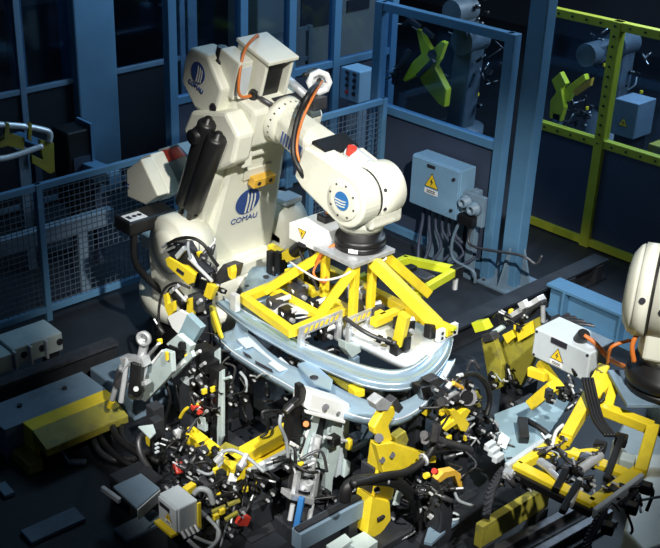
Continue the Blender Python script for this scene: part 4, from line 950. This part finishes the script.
MB().lathe(fb, (0, 0, -1), [(0, .21), (.06, .21), (.06, .24), (.12, .25), (.15, .25), (.15, .22), (.17, .22), (.17, .24), (.21, .24)], 32).build('tool_changer', 'black', R2)
MB().lathe(hc+d*.66, (d*.3+V((0, 0, .2))+V((hx, hy, 0))*.6), [(0, .22), (1.0, .24), (1.7, .30)], 24).build('forearm', 'cream', R2)
MB().lathe((7.6, 3.4, 0), (0, 0, 1), [(0, .5), (.3, .5), (.4, .35), (1.9, .32), (2.6, .2)], 28).build('column', 'cream', R2)
hose(R2, 'orange_cable', [fb+V((-.2, .1, .28)), fb+V((-.26, .12, .15)), fb+V((-.24, .1, .02))], .016, 'orange')
# ------------------------------------------------ right gripper
G2 = thing('yellow_gripper', 'second yellow gripper frame hanging under the right edge robot wrist', 'gripper', (5.4, 3.1, .9))
zt = fb.z-.23
MB().beam(fb-RT*.30-V((0, 0, .225)), fb+RT*.3-V((0, 0, .225)), .42, .03).build('mounting_plate', 'bluegrey', G2, .006)
z2 = .92
def q2(u, v, z=z2): return PZ(u, v, z)
def bar2(a, b, w_=.075, h_=.07, name='frame_bar', m='yellow'): return MB().beam(a, b, w_, h_).build(name, m, G2, .006)
bar2(q2(515, 467), q2(593, 506)); bar2(q2(592, 506), q2(642, 470)); bar2(q2(588, 403, 1.0), q2(652, 428, 1.0)); bar2(q2(653, 427, 1.0), q2(640, 473, .94)); bar2(q2(588, 402, 1.0), q2(564, 441, .95))
bar2(q2(516, 466), q2(566, 440)); bar2(q2(604, 368, zt-.04), q2(566, 438, .97)); bar2(q2(612, 378, zt-.04), q2(588, 405, 1.0)); bar2(q2(570, 452, .93), q2(626, 474, .93), .08, .04); bar2(q2(545, 456), q2(600, 450, .95), .03, .03)
bar2(q2(601, 374, zt-.03), q2(594, 402, 1.0), .06, .06, 'upright'); bar2(q2(616, 380, zt-.03), q2(607, 410, 1.0), .06, .06, 'upright')
bar2(q2(506, 468, .94), q2(550, 438, .94), .03, .06, 'edge_strip', 'grey'); bar2(q2(594, 514, .93), q2(642, 478, .93), .03, .07, 'edge_strip', 'grey'); bar2(q2(514, 474, .9), q2(592, 513, .9), .05, .05, 'front_bar', 'black')
for a, b in (((622, 436), (606, 480)), ((579, 482), (562, 512)), ((566, 470), (556, 490))): bar2(q2(*a, 1.0), q2(*b, .96), .04, .04, 'clamp_arm', 'black')
for pts in ([(505, 470), (497, 480), (490, 495), (486, 516)], [(604, 512), (596, 525), (588, 540), (586, 555)], [(640, 478), (634, 492), (622, 505)]):
    c_ = crom([q2(u, v, .92-.03*i) for i, (u, v) in enumerate(pts)], 4); ch = MB()
    for a, b in zip(c_[:-1], c_[1:]): ch.beam(a, b+(b-a)*.1, .045, .045)
    ch.mi = 1
    for p in c_[1:]: ch.cyl(p+V((-.035, 0, .02)), p+V((.035, 0, .02)), .012, n=6)
    ch.build('clamp_finger', ['dsteel', 'dsteel'], G2)
for u, v, s_, m_ in ((508, 474, .08, 'steel'), (547, 470, .07, 'alu'), (585, 460, .1, 'dsteel'), (568, 468, .08, 'dsteel'), (578, 492, .07, 'alu'), (627, 462, .12, 'pale'), (621, 440, .1, 'black'), (600, 447, .1, 'dark'), (646, 488, .09, 'black'), (608, 528, .09, 'black'), (632, 508, .09, 'black')):
    b_ = MB().box(q2(u, v, .93), (s_*.75, s_*.75, s_*.7), Matrix.Rotation(.4, 3, 'Z')).build('clamp_body', m_, G2, .01)
for a, b, r in (((560, 480), (545, 466), .02), ((580, 470), (600, 455), .03), ((570, 505), (580, 480), .02), ((540, 462), (552, 470), .03)):
    rod(G2, 'air_cylinder', 'steel', q2(*a, .97), q2(*b, .98), r, 12)
clutter(G2, q2(570, 462, .93), (.4, .45, .1), 26, 41, .04); clutter(G2, q2(515, 480, .86), (.14, .16, .1), 10, 42, 0); clutter(G2, q2(618, 500, .86), (.2, .2, .16), 14, 43, 0); clutter(G2, q2(570, 392, 1.0), (.2, .25, .16), 20, 44, .06)
for k in range(4):
    hose(G2, 'cable', [q2(583+3*k, 378, 1.18), q2(588+3*k, 400, 1.1), q2(594+3*k, 420, 1.04), q2(606+3*k, 436, 1.0)], .012)
hose(G2, 'white_tube', [q2(563, 425, 1.0), q2(556, 432, 1.0), q2(552, 446, .97)], .012, 'whitehose')
# junction box of the right gripper
xb = 5.92
a = PX(535, 328, xb); b = PX(591, 351, xb); c_ = PX(532, 356, xb)
jb2 = MB().bb(xb, xb+.28, b.y, a.y, c_.z, a.z).build('valve_box', 'grey', G2, .01)
cy_, cz_ = (a.y+b.y)/2, (a.z+c_.z)/2
warn(G2, (xb-.001, cy_+.02, cz_-.02), (0, -1, 0), (0, 0, 1), .055)
MB().box((xb-.003, cy_+.02, cz_+.085), (.008, .13, .04)).build('name_plate', 'ink', jb2)
for yy in (a.y-.02, b.y+.02):
    for zz in (a.z-.02, c_.z+.02): MB().cyl((xb, yy, zz), (xb-.005, yy, zz), .01, n=8).build('screw', 'ink', jb2)
MB().cyl(V((xb+.1, b.y+.16, a.z)), V((xb+.08, b.y+.12, a.z+.07)), .045, n=14).build('connector', 'black', G2)
hose(G2, 'orange_cable', [V((xb+.08, b.y+.12, a.z+.06)), V((xb+.1, b.y+.04, a.z+.03)), V((xb+.12, b.y-.08, a.z-.05)), fb+V((-.12, .2, -.12))], .017, 'orange')
hose(G2, 'orange_cable', [fb+V((-.2, .3, -.1)), fb+V((-.26, .26, .06)), fb+V((-.15, .2, .1))], .012, 'orange')
bar2(PX(540, 362, xb+.1), PX(562, 392, xb+.05), .06, .06, 'box_bracket'); bar2(PX(529, 371, xb), PX(546, 377, xb), .045, .07, 'box_bracket'); bar2(PX(531, 405, xb-.1), PX(553, 386, xb-.1), .06, .08, 'box_bracket')
bar2(V((xb+.2, cy_, c_.z)), V((xb+.2, cy_-.1, z2)), .05, .05, 'box_bracket')
# ------------------------------------------------ station behind the right gripper
S = thing('fixture_tower', 'shaded olive yellow fixture tower topped by a slotted aluminium rail', 'fixture tower', (6.4, 4.5, 0))
xs = 6.25
poly_x(S, 'side_plate', 'shadeyellow', [(481, 338), (493, 336), (502, 365), (500, 388), (490, 392)], xs, .05); poly_x(S, 'main_plate', 'shadeyellow', [(497, 345), (512, 330), (541, 316), (540, 345), (528, 370), (515, 398), (500, 392)], xs+.12, .06)
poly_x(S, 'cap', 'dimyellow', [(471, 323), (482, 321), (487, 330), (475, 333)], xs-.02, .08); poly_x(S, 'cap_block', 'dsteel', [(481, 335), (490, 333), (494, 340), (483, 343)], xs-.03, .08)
blk(S, 'aluminium_rail', 'alu', PX(508, 319, xs+.15), PX(542, 298, xs+.15), .08, .05); blk(S, 'rail_stop', 'alu', PX(521, 306, xs+.1), PX(527, 303, xs+.1), .05, .06)
blk(S, 'rail_groove', 'dsteel', PX(509, 322, xs+.12), PX(544, 301, xs+.12), .06, .03); rod(S, 'rail_end_pin', 'steel', PX(543, 306, xs+.12), PX(543, 322, xs+.12), .018)
poly_x(S, 'stop_plate', 'yellow', [(502, 335), (512, 330), (514, 338), (507, 344)], xs+.06, .04); poly_x(S, 'stop_plate', 'yellow', [(516, 332), (530, 322), (532, 334), (518, 342)], xs+.07, .04)
rod(S, 'pipe', 'pale', PX(492, 334, xs+.05), PX(504, 326, xs+.1), .022)
stand(S, xs+.2, 4.45, .35, .1)
clutter(S, PX(520, 325, xs+.12), (.12, .35, .12), 18, 51, .2); clutter(S, PX(505, 385, xs), (.15, .35, .3), 18, 52, .03)
S = thing('cover_plate', 'pale blue sloping steel cover plate left of the right gripper', 'plate', (5.8, 4.0, 0))
poly_z(S, 'plate', 'teal', [(494, 414), (535, 398), (572, 398), (549, 434), (506, 462), (497, 440)], .42, .02); 
poly_z(S, 'bright_flap', 'white', [(500, 430), (510, 438), (506, 448), (497, 444)], .45, .015)
p = PZ(530, 425, .2); MB().bb(p.x-.1, p.x+.1, p.y-.1, p.y+.1, 0, .4).build('pedestal', 'dark', S)
blk(S, 'dark_clamp', 'black', PZ(522, 420, .5), PZ(524, 440, .46), .07, .07); hose(S, 'hose', [PZ(526, 420, .5), PZ(540, 428, .5), PZ(550, 436, .48)], .022)
for k in range(3): blk(S, 'edge_clamp', 'grey', PZ(486+k*4, 448+k*6, .48), PZ(494+k*4, 443+k*6, .48), .04, .05)
clutter(S, PZ(492, 440, .42), (.25, .3, .16), 18, 53, .03)
S = thing('cream_cover', 'cream painted floor cover half hidden behind the right gripper clamps', 'cover', PZ(635, 470, 0))
poly_z(S, 'cover_plate', 'cream', [(612, 440), (628, 416), (648, 424), (664, 440), (664, 470), (640, 468)], .3, .28, .02)
poly_z(S, 'cover_plate', 'cream', [(636, 482), (664, 466), (664, 545), (644, 552), (624, 530)], .26, .25, .02)
S = thing('yellow_rail', 'shaded yellow rail on the floor at bottom right', 'rail', PZ(515, 512, 0))
a, b = PZ(478, 536, .22), PZ(546, 494, .22); blk(S, 'rail', 'shadeyellow', a, b, .06, .18)
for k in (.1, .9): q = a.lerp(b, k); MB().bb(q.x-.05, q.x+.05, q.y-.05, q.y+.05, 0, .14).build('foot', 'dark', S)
for i, (a, b, lab) in enumerate((((470, 566), (592, 500), 'dark slide rail on the floor nearest the yellow rail'), ((505, 572), (610, 512), 'dark slide rail on the floor under the right gripper front corner'))):
    t = thing('slide_rail', lab, 'rail', PZ((a[0]+b[0])/2, (a[1]+b[1])/2, 0), 'dark slide rails on the floor'); pa, pb_ = PZ(*a, .06), PZ(*b, .06)
    blk(t, 'rail', 'dsteel', pa, pb_, .06, .06); blk(t, 'base_strip', 'dark', pa-V((0, 0, .045)), pb_-V((0, 0, .045)), .16, .03)
S = thing('pipe_bundle', 'bundle of dark conduits on the floor beneath the blue grey beam', 'conduit', PZ(565, 318, 0))
for k in range(4): hose(S, 'conduit', [PZ(545+4*k, 322+2*k, .03), PZ(565+4*k, 315+3*k, .04), PZ(590+4*k, 316+4*k, .03), PZ(610+4*k, 325+4*k, .03)], .022, 'dsteel')

# ================================================================== LEFT FOREGROUND
S = thing('ribbed_housing', 'pale grey ribbed machine housing on the dark beam at the left edge', 'housing', (3.5, 7.35, 0))
yb = 7.28
a = PY(12, 350, yb); b = PY(62, 331, yb); c_ = PY(14, 368, yb)
MB().bb(a.x, b.x, yb, yb+.30, c_.z, a.z).build('housing', 'pale', S, .012); MB().bb(a.x-.4, a.x-.01, yb-.02, yb+.26, c_.z, a.z-.02).build('housing', 'pale', S, .012)
for k in range(3):
    x = a.x+.005+k*(b.x-a.x)*.31; MB().bb(x-.01, x+.01, yb-.05, yb, c_.z-.0, a.z-.005).build('rib', 'grey', S, .003)
for k in range(3): MB().cyl((a.x+.1+k*.17, yb, a.z-.08), (a.x+.1+k*.17, yb-.01, a.z-.08), .03, n=14).build('bolt_hole', 'ink', S)
for x in (a.x-.3, b.x-.1): MB().bb(x, x+.08, yb+.05, yb+.2, 0, c_.z).build('leg', 'dark', S)
S = thing('side_beam', 'long dark steel beam below the ribbed housing at left', 'beam', (3.5, 7.05, 0))
MB().bb(2.4, 4.35, 7.0, 7.12, .27, .30).build('top_flange', 'dsteel', S); MB().bb(2.4, 4.35, 7.04, 7.08, .03, .27).build('web', 'dark', S); MB().bb(2.4, 4.35, 7.0, 7.12, 0, .03).build('bottom_flange', 'dark', S)
S = tag(MB().bb(4.02, 4.42, 6.3, 6.95, 0, .2).build('floor_box', 'bluegrey', None, .015), 'low dark blue steel box on the floor left of the robot base', 'box')
S = thing('step_ramp', 'worn yellow and blue grey sloping machine guard with shaded olive front at left foreground', 'guard', (3.5, 6.4, 0))
xa = 3.14
def ramp(name, m, prof, x0, x1): return MB().prism([V((x0, y, z)) for y, z in prof], (x1-x0, 0, 0)).build(name, m, S, .006)
ramp('rear_deck', 'bluegrey', [(6.85, .0), (6.85, .26), (6.48, .27), (6.48, .0)], xa-.15, xa+.75); ramp('yellow_edge', 'yellow', [(6.48, .0), (6.48, .275), (6.33, .28), (6.33, .0)], xa, xa+.74)
ramp('yellow_front', 'shadeyellow', [(6.33, .16), (6.33, .28), (6.13, .215), (6.13, .15)], xa+.0, xa+.72)  # front face in olive, its shade put into the paint
ramp('under_web', 'dark', [(6.42, .0), (6.42, .2), (6.3, .2), (6.3, .0)], xa+.05, xa+.7); ramp('foot_tab', 'shadeyellow', [(6.45, .0), (6.45, .09), (6.2, .09), (6.2, .0)], xa-.12, xa)
for x, y in ((xa+.1, 6.7), (xa+.5, 6.7), (xa+.3, 6.23), (xa+.6, 6.22)): MB().cyl((x, y, .2), (x, y, .28 if y > 6.4 else .235), .02, n=10).build('bolt', 'ink', S)
S = thing('hose_bundle', 'dark thick floor hoses curling between yellow guard and junction box', 'hose', PZ(110, 450, 0))
for k, pts in enumerate(([(93, 438), (100, 452), (115, 460), (135, 458), (150, 450)], [(96, 430), (108, 448), (125, 462), (145, 470)], [(122, 425), (124, 440), (140, 448)], [(110, 420), (118, 438), (136, 452), (160, 462)])):
    hose(S, 'hose', [PZ(u, v, .08+.03*k) for u, v in pts], .026, 'dsteel' if k == 0 else 'rubber', 10)
S = thing('hose_stay', 'thin steel stay plate standing below the worn yellow guard', 'stay', PZ(68, 455, 0))
blk(S, 'stay_bar', 'bluegrey', PZ(54, 436, .14), PZ(68, 462, .02), .02, .03); blk(S, 'stay_bar', 'bluegrey', PZ(68, 462, .02), PZ(86, 462, .02), .06, .02)
for a, b, lab in (((26, 538), (80, 514), 'pale worn floor plank near the bottom left corner'), ((0, 492), (10, 488), 'short worn floor plank at the left edge low down'), ((120, 536), (160, 516), 'grey floor rail running beneath the junction box')):
    tag(MB().beam(PZ(*a, .015), PZ(*b, .015), .16, .03).build('floor_plank', 'bluegrey', None, .004), lab, 'plank')

# ================================================================== BEHIND THE FENCES
S = thing('rear_gripper', 'dim yellow gripper holding chrome tubes behind the mesh fence at far left', 'gripper', (4.2, 9.2, 0))
yg = 9.2
Q = lambda u, v, dd=0: PY(u, v, yg+dd)
poly_y(S, 'bracket', 'shadeyellow', [(40, 140), (54, 143), (55, 172), (50, 174), (32, 163), (32, 155), (43, 160)], yg, .05); poly_y(S, 'bracket', 'shadeyellow', [(4, 138), (12, 134), (25, 138), (24, 150), (8, 146), (0, 148), (0, 142)], yg, .06)
poly_y(S, 'clamp_finger', 'shadeyellow', [(6, 122), (10, 124), (9, 138), (4, 138)], yg-.03, .03); poly_y(S, 'clamp_finger', 'shadeyellow', [(29, 122), (32, 124), (32, 142), (28, 140)], yg-.03, .03)
hose(S, 'chrome_tube', [Q(-20, 160), Q(5, 158), Q(25, 152), Q(42, 146)], .03, 'alu', 10); hose(S, 'chrome_tube', [Q(-20, 124), Q(20, 126), Q(44, 130), Q(50, 134), Q(49, 142)], .03, 'alu', 10)
p = Q(26, 160); MB().bb(p.x-.05, p.x+.05, yg+.05, yg+.13, 0, p.z+.1).build('post', 'bluegrey', S)
S = thing('machine_box', 'black machine box with blue edge behind the mesh fence beside the column', 'machine', (4.9, 9.2, 0))
a, b = PY(67, 134, 9.15), PY(92, 168, 9.15)
MB().bb(a.x, b.x, 9.15, 9.45, b.z-.4, a.z).build('housing', 'black', S, .015); MB().bb(b.x, b.x+.03, 9.13, 9.4, b.z-.4, a.z+.05).build('side_edge', 'blue', S); MB().bb(a.x+.05, a.x+.25, 9.14, 9.15, b.z, b.z+.15).build('screen', 'dblue', S); MB().bb(a.x+.1, b.x-.1, 9.2, 9.4, 0, b.z-.4).build('pedestal', 'dark', S)
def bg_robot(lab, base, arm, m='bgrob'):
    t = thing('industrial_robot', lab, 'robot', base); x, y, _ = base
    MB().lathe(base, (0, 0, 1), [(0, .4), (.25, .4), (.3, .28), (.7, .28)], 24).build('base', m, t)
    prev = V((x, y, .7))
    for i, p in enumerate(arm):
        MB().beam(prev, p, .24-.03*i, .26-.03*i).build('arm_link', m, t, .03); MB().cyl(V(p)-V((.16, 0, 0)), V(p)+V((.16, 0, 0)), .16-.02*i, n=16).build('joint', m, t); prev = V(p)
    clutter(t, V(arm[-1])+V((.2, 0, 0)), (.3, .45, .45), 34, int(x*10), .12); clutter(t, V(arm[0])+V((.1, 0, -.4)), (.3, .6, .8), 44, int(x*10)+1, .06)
    return t
xk = 9.5
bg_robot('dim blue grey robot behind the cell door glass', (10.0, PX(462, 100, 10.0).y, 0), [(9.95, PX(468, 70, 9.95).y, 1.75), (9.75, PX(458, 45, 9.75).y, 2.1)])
S = thing('cross_gripper', 'bright green yellow cross shaped gripper behind the cell door glass', 'gripper', PX(428, 60, xk))
poly_x(S, 'cross_plate', 'dimyellow', [(416, 29), (420, 31), (431, 50), (441, 41), (445, 43), (439, 60), (434, 68), (426, 71), (405, 82), (402, 80), (412, 62), (421, 54)], xk, .07, .01)
poly_x(S, 'swing_arm', 'dimyellow', [(426, 68), (434, 66), (446, 90), (444, 108), (438, 104), (422, 84), (419, 78)], xk+.12, .1, .015)
for a, b in (((409, 19), (420, 27)), ((424, 29), (433, 37)), ((409, 50), (399, 68)), ((397, 66), (394, 84)), ((418, 76), (434, 60))): blk(S, 'clamp_rail', 'dsteel', PX(*a, xk-.05), PX(*b, xk-.05), .05, .05)
rod(S, 'hub', 'dsteel', PX(432, 54, xk-.04), PX(432, 54, xk+.3), .05, 14)
clutter(S, PX(410, 24, xk-.04), (.08, .2, .1), 8, 61, 0); clutter(S, PX(397, 74, xk-.04), (.08, .12, .25), 9, 62, 0)
xk2 = 11.0
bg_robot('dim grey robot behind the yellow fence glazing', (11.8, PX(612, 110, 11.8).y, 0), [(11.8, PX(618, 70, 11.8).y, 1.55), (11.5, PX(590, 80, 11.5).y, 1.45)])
S = thing('bracket_gripper', 'bright green yellow angular gripper behind the yellow fence glazing', 'gripper', PX(565, 95, xk2))
poly_x(S, 'bracket', 'dimyellow', [(551, 80), (560, 72), (566, 84), (561, 88), (564, 108), (560, 122), (549, 118), (550, 100), (556, 92)], xk2, .08, .01)
poly_x(S, 'arm', 'dimyellow', [(562, 90), (584, 74), (586, 80), (574, 90), (568, 102), (563, 102)], xk2+.05, .08, .01); poly_x(S, 'ochre_arm', 'ocher', [(572, 92), (592, 78), (590, 86), (576, 96)], xk2-.02, .05)
clutter(S, PX(580, 112, xk2+.2), (.2, .3, .4), 26, 63, .02)
p = PX(556, 118, xk2); MB().bb(p.x+.0, p.x+.08, p.y-.05, p.y+.05, 0, p.z+.05).build('post', 'bluegrey', S)
xk3 = 10.9
S = thing('electric_cabinet', 'dim blue grey electric cabinet with warning triangle behind the yellow fence', 'electric cabinet', PX(625, 145, xk3))
a, b = PX(615, 98, xk3), PX(633, 140, xk3); y_hi, y_lo = a.y, b.y
MB().bb(xk3, xk3+.35, y_lo, y_hi, b.z, a.z).build('housing', 'bluegrey', S, .01); MB().bb(xk3+.05, xk3+.3, y_lo+.03, y_hi-.03, 0, max(.02, b.z)).build('plinth', 'dark', S)
warn(S, (xk3-.002, (y_hi+y_lo)/2, (a.z+b.z)/2-.05), (0, -1, 0), (0, 0, 1), .06, False)
S = thing('yellow_machine', 'low yellow box behind the yellow fence at the right edge', 'machine', PX(652, 150, 10.6))
p = PX(648, 146, 10.6); MB().bb(10.6, 10.9, p.y-.6, p.y, .0, p.z+.03).build('housing', 'shadeyellow', S, .01); MB().bb(10.58, 10.6, p.y-.5, p.y-.1, .1, p.z-.05).build('panel', 'dark', S)
S = thing('machine_cabinet', 'dim beige machine cabinet behind the rear glazed fence', 'machine', (9.6, 10.6, 0))
MB().bb(8.7, 10.9, 10.4, 11.0, 0, 2.5).build('housing', 'beige', S, .02); MB().bb(9.4, 9.9, 10.38, 10.4, 1.5, 1.9).build('window', 'ink', S); MB().bb(10.2, 10.6, 10.38, 10.4, 1.6, 1.75).build('slot', 'ink', S)
S = thing('rack_frame', 'dim grey tube rack standing before the beige machine cabinet', 'rack', (8.6, 9.9, 0))
for x in (8.1, 9.1): MB().bb(x-.03, x+.03, 9.87, 9.93, 0, 1.7).build('post', 'beige', S)
for z in (.9, 1.3, 1.67): MB().bb(8.1, 9.1, 9.88, 9.92, z-.025, z+.025).build('rail', 'beige', S)

# ================================================================== LIGHT
w = bpy.data.worlds.new('world'); SC.world = w; w.use_nodes = True
w.node_tree.nodes['Background'].inputs[0].default_value = (.25, .45, .9, 1); w.node_tree.nodes['Background'].inputs[1].default_value = .022
def spot(name, loc, target, power, size, blend, col, rad=.15):
    l = bpy.data.lights.new(name, 'SPOT'); l.energy = power; l.spot_size = math.radians(size); l.spot_blend = blend; l.color = col; l.shadow_soft_size = rad
    o = bpy.data.objects.new(name, l); COL.objects.link(o); o.location = loc
    o.rotation_euler = (V(target)-V(loc)).to_track_quat('-Z', 'Y').to_euler(); return o
def area(name, loc, target, power, sx, sy, col):
    l = bpy.data.lights.new(name, 'AREA'); l.energy = power; l.shape = 'RECTANGLE'; l.size = sx; l.size_y = sy; l.color = col
    o = bpy.data.objects.new(name, l); COL.objects.link(o); o.location = loc
    o.rotation_euler = (V(target)-V(loc)).to_track_quat('-Z', 'Y').to_euler(); return o
T0 = V((5.4, 5.2, 1.1))
spot('key_lamp', T0+V((-.36, -.62, .70)).normalized()*9, T0+V((.1, -.25, .25)), 4300, 31, .5, (1, .98, .92), .10)
spot('side_lamp', T0+V((-.80, -.22, .68)).normalized()*8, T0+V((-.55, -.1, -.2)), 2400, 28, .6, (1, .97, .9), .12)
area('bay_lamp', (6.8, 8.9, 5.5), (8.6, 7.0, 1), 42, 2, 2, (.36, .68, 1))
area('cell_lamp', (11.5, 5.5, 4.5), (11, 6, 0), 330, 3, 2, (.6, .8, 1))
area('aisle_lamp', (8.2, 8.6, 4.6), (6.5, 10.5, 2.2), 60, 1, 1, (.38, .68, 1))
